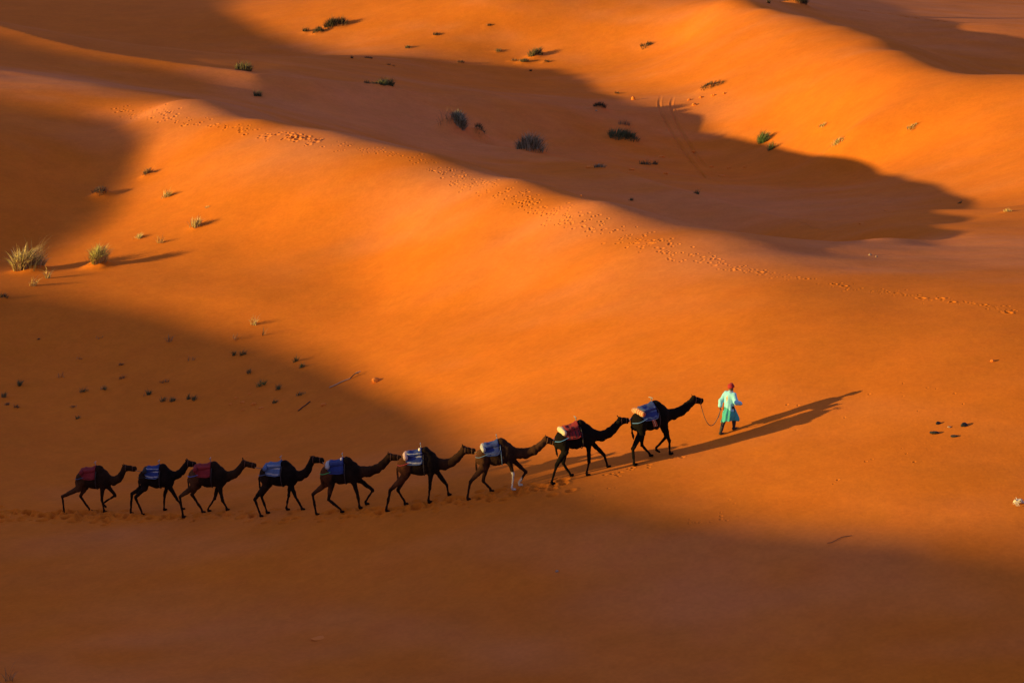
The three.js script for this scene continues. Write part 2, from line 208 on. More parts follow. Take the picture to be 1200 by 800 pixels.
// ---------------------------------------------------------------- dunes: a smooth sheet through measured heights
const SPAN = 50;
const dune = (() => {
  const n = DUNE_POINTS.length, m = n + 3, A = [];
  const kern = r2 => r2 > 1e-12 ? 0.5 * r2 * Math.log(r2) : 0;
  for (let i = 0; i < m; i++) A.push(new Float64Array(m + 1));
  for (let i = 0; i < n; i++) {
    const [xi, hi, zi, soft] = DUNE_POINTS[i];
    for (let j = 0; j < n; j++) { const dx = (xi - DUNE_POINTS[j][0]) / SPAN, dz = (zi - DUNE_POINTS[j][2]) / SPAN; A[i][j] = kern(dx * dx + dz * dz); }
    A[i][i] += soft ? 4e-3 : 1e-4;
    A[i][n] = A[n][i] = 1; A[i][n + 1] = A[n + 1][i] = xi / SPAN; A[i][n + 2] = A[n + 2][i] = zi / SPAN; A[i][m] = hi;
  }
  for (let c = 0; c < m; c++) {
    let p = c; for (let r = c + 1; r < m; r++) if (Math.abs(A[r][c]) > Math.abs(A[p][c])) p = r;
    [A[c], A[p]] = [A[p], A[c]];
    for (let r = c + 1; r < m; r++) { const f = A[r][c] / A[c][c]; if (f) for (let k = c; k <= m; k++) A[r][k] -= f * A[c][k]; }
  }
  const w = new Float64Array(m);
  for (let c = m - 1; c >= 0; c--) { let s = A[c][m]; for (let k = c + 1; k < m; k++) s -= A[c][k] * w[k]; w[c] = s / A[c][c]; }
  const X = new Float64Array(n), Z = new Float64Array(n);
  DUNE_POINTS.forEach((p, i) => { X[i] = p[0] / SPAN; Z[i] = p[2] / SPAN; });
  return (x, z) => {                                                 // height and slope
    const a = x / SPAN, b = z / SPAN;
    let h = w[n] + w[n + 1] * a + w[n + 2] * b, hx = w[n + 1], hz = w[n + 2];
    for (let i = 0; i < n; i++) {
      const dx = a - X[i], dz = b - Z[i], r2 = dx * dx + dz * dz;
      if (r2 < 1e-12) continue;
      const l = Math.log(r2), k = w[i] * (l + 1);
      h += 0.5 * w[i] * r2 * l; hx += k * dx; hz += k * dz;
    }
    return [h, hx / SPAN, hz / SPAN];
  };
})();
// the big dune out of view on the left whose crest shades the foreground
const crestHeight = (() => {
  const P = WINDWARD_CREST;
  return q => {
    if (q <= P[0][0]) return P[0][1];
    if (q >= P[P.length - 1][0]) return P[P.length - 1][1];
    let i = 0; while (P[i + 1][0] < q) i++;
    const a = P[Math.max(i - 1, 0)], b = P[i], c = P[i + 1], d = P[Math.min(i + 2, P.length - 1)], w = c[0] - b[0], u = (q - b[0]) / w;
    const m0 = (c[1] - a[1]) / (c[0] - a[0]) * w, m1 = (d[1] - b[1]) / (d[0] - b[0]) * w, u2 = u * u, u3 = u2 * u;
    return (2 * u3 - 3 * u2 + 1) * b[1] + (u3 - 2 * u2 + u) * m0 + (3 * u2 - 2 * u3) * c[1] + (u3 - u2) * m1;
  };
})();
function windward(x, z) {
  const p = x * ALONG[0] + z * ALONG[1], q = -x * ALONG[1] + z * ALONG[0];
  const t = p - (-140 + ALONG[1] * q) / ALONG[0];
  if (t > 110) return -50;
  return crestHeight(q) - (t < 0 ? -0.28 * t : 0.5 * t);
}
function smax(a, b, k) { const h = clamp(0.5 + 0.5 * (a - b) / k, 0, 1); return b + (a - b) * h + k * h * (1 - h); }

// small hills of blown sand held by plants: x, z, radius across, radius along the wind, height
const MOUNDS = [];
function addMound(x, z, rx, rz, h) { MOUNDS.push({ x, z, rx, rz, h, r: Math.max(rx, rz) * 2.6 }); }
for (const [x, z, w, , , m] of TUSSOCKS) if (m > 0.02) addMound(x, z, Math.max(0.35, w * 0.48), Math.max(0.35, w * (m > 0.6 ? 0.5 : 0.4)), m * (w > 1 ? 1.5 : 0.6));
for (const [x, z, w] of FAR_TUFTS) addMound(x - 0.1, z, Math.max(0.35, w * 0.5), Math.max(0.3, w * 0.4), 0.1);
for (const [x, z, w] of [...SPRIGS, ...DRY_SPRIGS]) addMound(x + 0.1, z, Math.max(0.3, w * 0.6), 0.3, 0.06);
const moundCells = new Map();
for (const m of MOUNDS) for (let i = Math.floor((m.x - m.r) / 4); i <= Math.floor((m.x + m.r) / 4); i++) for (let j = Math.floor((m.z - m.r) / 4); j <= Math.floor((m.z + m.r) / 4); j++) {
  const k = i + ',' + j; if (!moundCells.has(k)) moundCells.set(k, []); moundCells.get(k).push(m);
}
const CRESTS = [[SECOND_CREST, 0.7, 1.6, 3.6], [REAR_CREST, 0.5, 1.3, 2.6]];
function relief(x, z) {                                              // swells, wind streaks and mounds on top of the dune form
  let h = 0.035 * noise2(x / 7 + 3, z / 9, 11) + 0.015 * noise2(x / 2.3, z / 3.1, 12) + 0.006 * noise2((x + 0.4 * z) / 2.2, (z - 0.4 * x) / 0.8, 19);
  const s = Math.exp(-(((x - 21) / 14) ** 2) - (((z + 119) / 11) ** 2));   // streaked shoulder on the right
  if (s > 0.01) h += s * (0.10 * noise2(x / 14, (z + 0.15 * x) / 2.2, 13) + 0.05 * noise2(x / 9, (z + 0.2 * x) / 1.1, 14));
  const t = Math.exp(-(((x + 33) / 10) ** 2) - (((z + 178) / 9) ** 2));    // streaked crest on the left
  if (t > 0.01) h += t * (0.10 * noise2(x / 9, (z - 0.2 * x) / 2.4, 15) + 0.05 * noise2(x / 6, z / 1.3, 16));
  const f = Math.exp(-(((x + 12) / 14) ** 2) - (((z + 77) / 7) ** 2));     // faint swell at the foot of the foreground
  if (f > 0.01) h += f * 0.12 * noise2(x / 10, (z + 0.25 * x) / 3, 17);
  if (z < -118 && z > -250) for (const [line, rise, far, near] of CRESTS) {   // sharp low crests on the bigger forms
    let best = 1e9, side = 0;
    for (let i = 0; i + 1 < line.length; i++) {
      const [ax, az] = line[i], bx = line[i + 1][0] - ax, bz = line[i + 1][1] - az, k = clamp(((x - ax) * bx + (z - az) * bz) / (bx * bx + bz * bz), 0, 1);
      const d = Math.hypot(x - ax - bx * k, z - az - bz * k); if (d < best) { best = d; side = (x - ax) * bz - (z - az) * bx; }
    }
    if (best < 9) h += rise * Math.exp(-((best / (side > 0 ? far : near)) ** 1.6));
  }
  const list = moundCells.get(Math.floor(x / 4) + ',' + Math.floor(z / 4));
  if (list) for (const m of list) {
    const dx = (x - m.x) / m.rx, dz = (z - m.z) / m.rz, r2 = dx * dx + dz * dz;
    if (r2 < 7) h += m.h * Math.exp(-r2) * (1 + 0.25 * noise2(x * 1.7, z * 1.7, 18));
  }
  return h;
}
function ground(x, z) { return smax(dune(x, z)[0], windward(x, z), 1) + relief(x, z); }

// ---------------------------------------------------------------- prints pressed into the sand
const PITS = [], pitCells = new Map();
function addPit(x, z, r, stretch, turn, depth) {
  const p = { x, z, r, stretch, c: Math.cos(turn), s: Math.sin(turn), depth, reach: r * stretch * 1.9 };
  PITS.push(p);
  for (let i = Math.floor((x - p.reach) / 2); i <= Math.floor((x + p.reach) / 2); i++) for (let j = Math.floor((z - p.reach) / 2); j <= Math.floor((z + p.reach) / 2); j++) {
    const k = i + ',' + j; if (!pitCells.has(k)) pitCells.set(k, []); pitCells.get(k).push(p);
  }
}
function along(line, t) {
  const L = []; let sum = 0;
  for (let i = 0; i + 1 < line.length; i++) { const d = Math.hypot(line[i + 1][0] - line[i][0], line[i + 1][1] - line[i][1]); L.push(d); sum += d; }
  let s = t * sum, i = 0; while (i < L.length - 1 && s > L[i]) s -= L[i++];
  const a = line[i], b = line[i + 1], u = clamp(s / L[i], 0, 1);
  return [lerp(a[0], b[0], u), lerp(a[1], b[1], u), Math.atan2(b[1] - a[1], b[0] - a[0])];
}
{
  const r = rng(77);
  const scatter = (line, n, wide, r0, r1, d0, d1) => { for (let k = 0; k < n; k++) {
    const [x, z, a] = along(line, r()), o = (r() + r() + r() - 1.5) * wide;
    addPit(x - Math.sin(a) * o, z + Math.cos(a) * o, lerp(r0, r1, r()), 1 + 0.5 * r(), a + (r() - 0.5), lerp(d0, d1, r()));
  } };
  scatter(TRAIL_UPPER, 120, 1.0, 0.08, 0.14, 0.03, 0.07);
  scatter([TRAIL_UPPER[3], TRAIL_UPPER[4]], 22, 0.8, 0.13, 0.2, 0.07, 0.11);
  scatter(TRAIL_FAINT, 60, 0.9, 0.06, 0.1, 0.02, 0.04);
  scatter(TRAIL_RIDGE, 330, 0.9, 0.06, 0.105, 0.028, 0.055);
  scatter(TRAIL_SPARSE, 110, 0.7, 0.045, 0.08, 0.015, 0.035);
  scatter(TRAIL_SPARSE, 9, 0.4, 0.09, 0.14, 0.06, 0.09);
  scatter(TRAIL_FAR, 26, 0.4, 0.2, 0.28, 0.1, 0.16);
  scatter(TRAIL_CARAVAN.slice(0, 9), 130, 0.75, 0.1, 0.15, 0.04, 0.08);
  scatter(TRAIL_CARAVAN.slice(8), 16, 0.3, 0.06, 0.09, 0.02, 0.04);
  scatter(TRAIL_CARAVAN.slice(0, 3), 90, 1.0, 0.14, 0.24, 0.12, 0.22);
  scatter(TRAIL_CARAVAN.slice(2, 9), 120, 0.6, 0.12, 0.2, 0.08, 0.15);
  for (const [cx, cz, n, w] of [[6.9, -83.6, 14, 0.9], [11.8, -90.8, 10, 1.6], [5.2, -81.6, 8, 0.8], [3.4, -86.2, 6, 0.7], [-5, -84, 5, 0.9], [15.4, -91, 8, 1.4], [12.5, -86, 8, 1.8]])
    for (let k = 0; k < n; k++) addPit(cx + (r() - 0.5) * 2 * w, cz + (r() - 0.5) * 2 * w, 0.035 + 0.03 * r(), 1 + 0.4 * r(), r() * 6, 0.012 + 0.016 * r());
}
const TYRES = [TYRE_A, TYRE_B].map(l => { const c = new THREE.CatmullRomCurve3(l.map(p => new THREE.Vector3(p[0], 0, p[1]))); return c.getPoints(90).map(v => [v.x, v.z]); });
function dents(x, z) {
  let h = 0;
  const list = pitCells.get(Math.floor(x / 2) + ',' + Math.floor(z / 2));
  if (list) for (const p of list) {
    const dx = x - p.x, dz = z - p.z, u = (dx * p.c + dz * p.s) / (p.r * p.stretch), v = (-dx * p.s + dz * p.c) / p.r, q = u * u + v * v;
    if (q < 1) h -= p.depth * (1 - q) * (1 - q * 0.4);
    if (q < 3.4) { const t = Math.sqrt(q); h += p.depth * 0.22 * Math.max(0, 1 - Math.abs(t - 1.15) / 0.65); }
  }
  if (z < -150 && x > 8 && x < 24) for (const l of TYRES) for (let i = 0; i + 1 < l.length; i++) {
    const ax = l[i][0], az = l[i][1], bx = l[i + 1][0] - ax, bz = l[i + 1][1] - az;
    if (Math.abs(x - ax) > 2.5 || Math.abs(z - az) > 2.5) continue;
    const t = ((x - ax) * bx + (z - az) * bz) / (bx * bx + bz * bz);
    if (t < 0 || t > 1) continue;
    const d = Math.abs((x - ax) * bz - (z - az) * bx) / Math.hypot(bx, bz);
    const fade = Math.min(1, i / 30, (l.length - 1 - i) / 20);
    if (d < 0.14) h -= 0.075 * fade * (1 - (d / 0.14) ** 2); else if (d < 0.3) h += 0.026 * fade * (1 - Math.abs(d - 0.21) / 0.09);
    if (d < 0.3) break;
  }
  return h;
}

// ---------------------------------------------------------------- the sheet of sand
function steps(list) { const o = []; for (const [a, b, s] of list) { const n = Math.round(Math.abs(b - a) / s); for (let i = 0; i < n; i++) o.push(a + (b - a) * i / n); } o.push(list[list.length - 1][1]); return o; }
const GX = steps([[-270, -162, 5.4], [-162, -148, 2], [-148, -132, 0.8], [-132, -44, 2.2], [-44, -32, 0.6], [-32, 32, 0.4], [32, 52, 0.6], [52, 120, 4]]);
const GZ = steps([[-480, -340, 5], [-340, -262, 0.9], [-262, -150, 0.55], [-150, -66, 0.4], [-66, -40, 1.2], [-40, 20, 4]]);
const SKYLIT_PALE_ZONES = [[22, -118, 14, 10, 1.1], [12, -113, 10, 6, 1], [5, -122, 8, 6, 0.9], [-2, -133, 8, 6, 0.9], [-10, -147, 9, 7, 0.9], [-20, -160, 9, 7, 0.9], [-32, -178, 13, 9, 1.1], [12, -158, 16, 14, 0.9], [-8, -190, 18, 14, 1], [5, -205, 22, 12, 0.7], [40, -260, 40, 40, 0.8], [-20, -240, 20, 20, 0.5], [0, -78, 40, 9, 0.5], [-14, -92, 14, 8, 0.4], [14, -88, 10, 8, 0.3]];   // pale sand and painted skylight tint: x, z, half-widths, how much
function sandTexture() {
  const n = 1024, d = new Uint8Array(n * n * 4), bump = new Uint8Array(n * n * 4);
  for (let j = 0; j < n; j++) for (let i = 0; i < n; i++) {
    const x = i / n, y = j / n;
    const c = 0.5 * noise2(x * 8, y * 8, 21, 8) + 0.5 * noise2(x * 31, y * 31, 22, 31) + 0.6 * noise2(x * 127, y * 127, 23, 127) + 0.9 * (hash2(i, j, 24) - 0.5);
    const k = (j * n + i) * 4, v = 236 + 9 * c;
    d[k] = clamp(v + 2, 0, 255); d[k + 1] = clamp(v + 2.5 * noise2(x * 16, y * 16, 25, 16), 0, 255); d[k + 2] = clamp(v + 6 * noise2(x * 16, y * 16, 26, 16), 0, 255); d[k + 3] = 255;
    const ripple = Math.sin((y * 46 + x * 8 + 0.5 * noise2(x * 9, y * 9, 30, 9) + 0.25 * noise2(x * 23, y * 23, 35, 23)) * 2 * Math.PI) * smooth(-0.1, 0.6, noise2(x * 5, y * 5, 36, 5));
    const b = 128 + 26 * ripple + 52 * noise2(x * 63, y * 63, 27, 63) + 40 * noise2(x * 211, y * 211, 28, 211) + 24 * (hash2(i, j, 29) - 0.5);
    bump[k] = bump[k + 1] = bump[k + 2] = clamp(b, 0, 255); bump[k + 3] = 255;
  }
  return [d, bump].map((a, q) => { const t = new THREE.DataTexture(a, n, n); t.wrapS = t.wrapT = THREE.RepeatWrapping; t.magFilter = THREE.LinearFilter; t.minFilter = THREE.LinearMipmapLinearFilter; t.generateMipmaps = true; t.repeat.set(1 / 14, 1 / 14); if (!q) t.colorSpace = THREE.SRGBColorSpace; t.needsUpdate = true; return t; });
}
{
  const nx = GX.length, nz = GZ.length, S = 9, pos = [], nor = [], col = [], uv = [], idx = [];
  const base = new Float64Array(nx * nz * 3);
  const put = (x, z, T, y, dent) => {
    const e = dent ? 0.02 : 0.12, f = (a, b) => smax(T[0] + T[1] * (a - x) + T[2] * (b - z), windward(a, b), 1) + relief(a, b) + (dent ? dents(a, b) : 0);
    const gx = (f(x + e, z) - f(x - e, z)) / (2 * e), gz = (f(x, z + e) - f(x, z - e)) / (2 * e), l = 1 / Math.hypot(gx, 1, gz);
    pos.push(x, y, z); nor.push(-gx * l, l, -gz * l); uv.push(x, z);
    // sand of slightly different grain and tint lies in drifts
    const v = 1 + 0.05 * noise2(x / 17, z / 23, 31) + 0.035 * noise2(x / 4.5, z / 6, 32);
    // pale coarse grains in streaks, plus skylight tint painted on crests and flats
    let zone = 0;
    for (const [zx, zz, rx, rz, k] of SKYLIT_PALE_ZONES) zone = Math.max(zone, k * Math.exp(-(((x - zx) / rx) ** 2) - (((z - zz) / rz) ** 2)));
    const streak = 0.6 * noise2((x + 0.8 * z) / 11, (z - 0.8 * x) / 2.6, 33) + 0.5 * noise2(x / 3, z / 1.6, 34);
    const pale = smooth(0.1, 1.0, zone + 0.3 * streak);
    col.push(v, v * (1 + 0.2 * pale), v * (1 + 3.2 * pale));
    return pos.length / 3 - 1;
  };
  for (let j = 0; j < nz; j++) for (let i = 0; i < nx; i++) {
    const T = dune(GX[i], GZ[j]); base.set(T, (j * nx + i) * 3);
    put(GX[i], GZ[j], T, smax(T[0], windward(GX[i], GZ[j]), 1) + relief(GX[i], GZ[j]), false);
  }
  const fine = new Uint8Array(nx * nz);
  const cellOf = (A, v) => { let a = 0, b = A.length - 1; while (b - a > 1) { const m = (a + b) >> 1; if (A[m] <= v) a = m; else b = m; } return a; };
  const mark = (x, z, r) => { for (let i = cellOf(GX, x - r); i <= cellOf(GX, x + r); i++) for (let j = cellOf(GZ, z - r); j <= cellOf(GZ, z + r); j++) fine[j * nx + i] = 1; };
  for (const p of PITS) mark(p.x, p.z, p.reach);
  for (const l of TYRES) for (const [x, z] of l) mark(x, z, 0.5);
  const Y = (i, j) => pos[(j * nx + i) * 3 + 1];
  for (let j = 0; j < nz - 1; j++) for (let i = 0; i < nx - 1; i++) {
    if (!fine[j * nx + i]) { const a = j * nx + i, b = a + 1, c = a + nx, d = c + 1; idx.push(a, c, b, b, c, d); continue; }
    const id = [], fL = fine[j * nx + i - 1], fR = fine[j * nx + i + 1], fT = fine[(j - 1) * nx + i], fB = fine[(j + 1) * nx + i];
    for (let b = 0; b <= S; b++) for (let a = 0; a <= S; a++) {
      const u = a / S, v = b / S, x = lerp(GX[i], GX[i + 1], u), z = lerp(GZ[j], GZ[j + 1], v), corner = (a === 0 || a === S) && (b === 0 || b === S);
      if (corner) { id.push((j + (b ? 1 : 0)) * nx + i + (a ? 1 : 0)); continue; }
      const T = dune(x, z);
      let y = smax(T[0], windward(x, z), 1) + relief(x, z) + dents(x, z), dent = true;
      if ((a === 0 && !fL) || (a === S && !fR)) { const k = i + (a ? 1 : 0); y = lerp(Y(k, j), Y(k, j + 1), v); dent = false; }
      if ((b === 0 && !fT) || (b === S && !fB)) { const k = j + (b ? 1 : 0); y = lerp(Y(i, k), Y(i + 1, k), u); dent = false; }
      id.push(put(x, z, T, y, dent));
    }
    for (let b = 0; b < S; b++) for (let a = 0; a < S; a++) { const p = id[b * (S + 1) + a], q = id[b * (S + 1) + a + 1], r = id[(b + 1) * (S + 1) + a], s = id[(b + 1) * (S + 1) + a + 1]; idx.push(p, r, q, q, r, s); }
  }
  const g = new THREE.BufferGeometry();
  g.setAttribute('position', new THREE.Float32BufferAttribute(pos, 3)); g.setAttribute('normal', new THREE.Float32BufferAttribute(nor, 3));
  g.setAttribute('color', new THREE.Float32BufferAttribute(col, 3)); g.setAttribute('uv', new THREE.Float32BufferAttribute(uv, 2)); g.setIndex(idx);
  const [map, bumpMap] = sandTexture();
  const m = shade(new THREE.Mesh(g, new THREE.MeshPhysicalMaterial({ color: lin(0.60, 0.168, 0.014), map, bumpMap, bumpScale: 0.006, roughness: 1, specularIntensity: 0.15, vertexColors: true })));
  m.name = 'sand_dunes'; m.userData = { kind: 'structure', label: 'smooth orange sand dunes with crests, hollows and trails of footprints' };
  scene.add(m);
  console.log('sand', idx.length / 3);
}

// ---------------------------------------------------------------- bodies as one skin over tapered bones
function skin(prims, lo, hi, cell, shape) {
  const N = [0, 1, 2].map(k => Math.ceil((hi[k] - lo[k]) / cell) + 1), [nx, ny, nz] = N, f = new Float32Array(nx * ny * nz).fill(1);
  for (const { a, b, ra, rb, k = 0.06, flat = 1 } of prims) {
    const R = Math.max(ra, rb) + k + cell * 3, s = [], e = [];
    for (let c = 0; c < 3; c++) { s[c] = clamp(Math.floor((Math.min(a[c], b[c]) - R - lo[c]) / cell), 0, N[c] - 1); e[c] = clamp(Math.ceil((Math.max(a[c], b[c]) + R - lo[c]) / cell), 0, N[c] - 1); }
    const dx = b[0] - a[0], dy = b[1] - a[1], dz = b[2] - a[2], L = dx * dx + dy * dy + dz * dz || 1e-9;
    for (let z = s[2]; z <= e[2]; z++) for (let y = s[1]; y <= e[1]; y++) for (let x = s[0]; x <= e[0]; x++) {
      const px = lo[0] + x * cell - a[0], py = lo[1] + y * cell - a[1], pz = lo[2] + z * cell - a[2];
      const t = clamp((px * dx + py * dy + pz * dz) / L, 0, 1);
      const d = Math.hypot(px - dx * t, py - dy * t, (pz - dz * t) / flat) - lerp(ra, rb, t), q = (z * ny + y) * nx + x, g = f[q];
      const h = clamp(0.5 + 0.5 * (g - d) / k, 0, 1); f[q] = g + (d - g) * h - k * h * (1 - h);
    }
  }
  if (shape) for (let z = 0; z < nz; z++) for (let y = 0; y < ny; y++) for (let x = 0; x < nx; x++) { const q = (z * ny + y) * nx + x; if (f[q] < 0.3) f[q] = shape(f[q], lo[0] + x * cell, lo[1] + y * cell, lo[2] + z * cell); }
  const at = new Int32Array(nx * ny * nz).fill(-1), pos = [], idx = [];
  const E = [[0, 1], [2, 3], [4, 5], [6, 7], [0, 2], [1, 3], [4, 6], [5, 7], [0, 4], [1, 5], [2, 6], [3, 7]];
  for (let z = 0; z < nz - 1; z++) for (let y = 0; y < ny - 1; y++) for (let x = 0; x < nx - 1; x++) {
    const q = (z * ny + y) * nx + x, v = [f[q], f[q + 1], f[q + nx], f[q + nx + 1], f[q + nx * ny], f[q + nx * ny + 1], f[q + nx * ny + nx], f[q + nx * ny + nx + 1]];
    let m = 0; for (let k = 0; k < 8; k++) if (v[k] < 0) m |= 1 << k;
    if (m === 0 || m === 255) continue;
    let sx = 0, sy = 0, sz = 0, n = 0;
    for (const [a, b] of E) if ((v[a] < 0) !== (v[b] < 0)) { const t = v[a] / (v[a] - v[b]); sx += lerp(a & 1, b & 1, t); sy += lerp((a >> 1) & 1, (b >> 1) & 1, t); sz += lerp(a >> 2, b >> 2, t); n++; }
    at[q] = pos.length / 3; pos.push(lo[0] + (x + sx / n) * cell, lo[1] + (y + sy / n) * cell, lo[2] + (z + sz / n) * cell);
  }
  const quad = (a, b, c, d, flip) => { if (a < 0 || b < 0 || c < 0 || d < 0) return; if (flip) idx.push(a, c, b, b, c, d); else idx.push(a, b, c, b, d, c); };
  for (let z = 1; z < nz - 1; z++) for (let y = 1; y < ny - 1; y++) for (let x = 1; x < nx - 1; x++) {
    const q = (z * ny + y) * nx + x, s = f[q] < 0;
    if (s !== (f[q + 1] < 0)) quad(at[q - nx - nx * ny], at[q - nx * ny], at[q - nx], at[q], !s);
    if (s !== (f[q + nx] < 0)) quad(at[q - 1 - nx * ny], at[q - nx * ny], at[q - 1], at[q], s);
    if (s !== (f[q + nx * ny] < 0)) quad(at[q - 1 - nx], at[q - nx], at[q - 1], at[q], !s);
  }
  const g = new THREE.BufferGeometry();
  g.setAttribute('position', new THREE.Float32BufferAttribute(pos, 3)); g.setIndex(idx); g.computeVertexNormals();
  return g;
}
function paint(g, fn) {                                              // dye, markings and painted haunch light, vertex by vertex
  const p = g.attributes.position, c = new Float32Array(p.count * 3);
  for (let i = 0; i < p.count; i++) { const v = fn(p.getX(i), p.getY(i), p.getZ(i)); c[i * 3] = v[0]; c[i * 3 + 1] = v[1]; c[i * 3 + 2] = v[2]; }
  g.setAttribute('color', new THREE.BufferAttribute(c, 3)); return g;
}
const bone = (a, b, ra, rb, k, flat) => ({ a, b, ra, rb, k, flat });
function tube(points, r, closed = false, seg = 40) { return new THREE.TubeGeometry(new THREE.CatmullRomCurve3(points.map(p => p.isVector3 ? p : new THREE.Vector3(...p)), closed, 'catmullrom', 0.5), seg, r, 6, closed); }

const furMaterial = new THREE.MeshPhysicalMaterial({ roughness: 1, specularIntensity: 0.25, vertexColors: true });
const clothMaterial = new THREE.MeshStandardMaterial({ roughness: 0.95, vertexColors: true, side: THREE.DoubleSide });
const plain = new Map();
function dyed(r, g, b, rough = 0.9) { const k = [r, g, b, rough].join(); if (!plain.has(k)) plain.set(k, new THREE.MeshStandardMaterial({ color: lin(r, g, b), roughness: rough })); return plain.get(k); }
const steel = new THREE.MeshStandardMaterial({ color: lin(0.32, 0.31, 0.29), roughness: 0.5, metalness: 0.6 });

const BLUE = [0.009, 0.026, 0.14], RED = [0.17, 0.007, 0.01], WHITE = [0.28, 0.29, 0.32], PALEBLUE = [0.06, 0.105, 0.22], BLACK = [0.012, 0.011, 0.012], TAN = [0.42, 0.25, 0.13], GREY = [0.3, 0.3, 0.31];
// coat, haunch (brown fur plus painted light), then saddle cloth, cloth stripe, bedroll, strap
const LOOKS = [
  { coat: [0.0168, 0.007392, 0.00336], haunch: [0.0546, 0.0231, 0.00924], cloth: RED, stripe: [0.16, 0.01, 0.012], roll: RED, strap: PALEBLUE, sash: GREY, label: 'dark brown camel with a plain red saddle cloth, last of the caravan' },
  { coat: [0.007392, 0.004032, 0.002688], haunch: [0.0126, 0.00672, 0.0042], cloth: BLUE, stripe: WHITE, roll: BLACK, strap: BLACK, sash: BLACK, label: 'black camel with a blue saddle cloth, its head over the rump of the red-saddled camel' },
  { coat: [0.01344, 0.00672, 0.00336], haunch: [0.063, 0.02604, 0.01008], cloth: RED, stripe: [0.2, 0.012, 0.015], roll: RED, strap: [0.05, 0.14, 0.5], sash: GREY, label: 'brown-legged camel with red saddle cloth and a blue tail strap' },
  { coat: [0.00672, 0.004032, 0.002688], haunch: [0.0147, 0.00756, 0.0042], cloth: PALEBLUE, stripe: WHITE, roll: PALEBLUE, strap: PALEBLUE, sash: GREY, label: 'black camel with a pale blue and white striped saddle cloth and upright neck' },
  { coat: [0.009408, 0.004704, 0.002688], haunch: [0.0714, 0.02604, 0.00924], cloth: BLUE, stripe: [0.012, 0.02, 0.1], roll: GREY, strap: [0.04, 0.4, 0.12], sash: PALEBLUE, ball: true, label: 'dark camel with tan haunches, blue saddle cloth and a green tail strap' },
  { coat: [0.01008, 0.00504, 0.002688], haunch: [0.0924, 0.0315, 0.00924], cloth: BLUE, stripe: WHITE, roll: [0.45, 0.3, 0.26], strap: [0.5, 0.05, 0.06], sash: PALEBLUE, ball: true, label: 'dark camel with rusty haunches, white-edged blue saddle cloth and a red tail strap' },
  { coat: [0.02016, 0.008736, 0.004368], haunch: [0.0546, 0.021, 0.0084], cloth: BLUE, stripe: [0.02, 0.03, 0.12], roll: WHITE, strap: [0.1, 0.2, 0.35], sash: PALEBLUE, socks: true, label: 'brown camel with white forelegs, blue saddle cloth and a white bedroll' },
  { coat: [0.004032, 0.002688, 0.002016], haunch: [0.00504, 0.00336, 0.00252], cloth: RED, stripe: [0.015, 0.008, 0.01], roll: [0.45, 0.36, 0.26], strap: [0.08, 0.24, 0.55], sash: [0.1, 0.22, 0.5], bars: true, label: 'black camel with a bright red black-barred saddle cloth in the sun' },
  { coat: [0.00336, 0.002352, 0.002016], haunch: [0.00504, 0.00336, 0.00252], cloth: BLUE, stripe: PALEBLUE, roll: TAN, strap: [0.1, 0.25, 0.55], sash: PALEBLUE, tassels: true, label: 'black camel led by the rope, with blue saddle and tan striped bedroll' },
];
const camels = [];
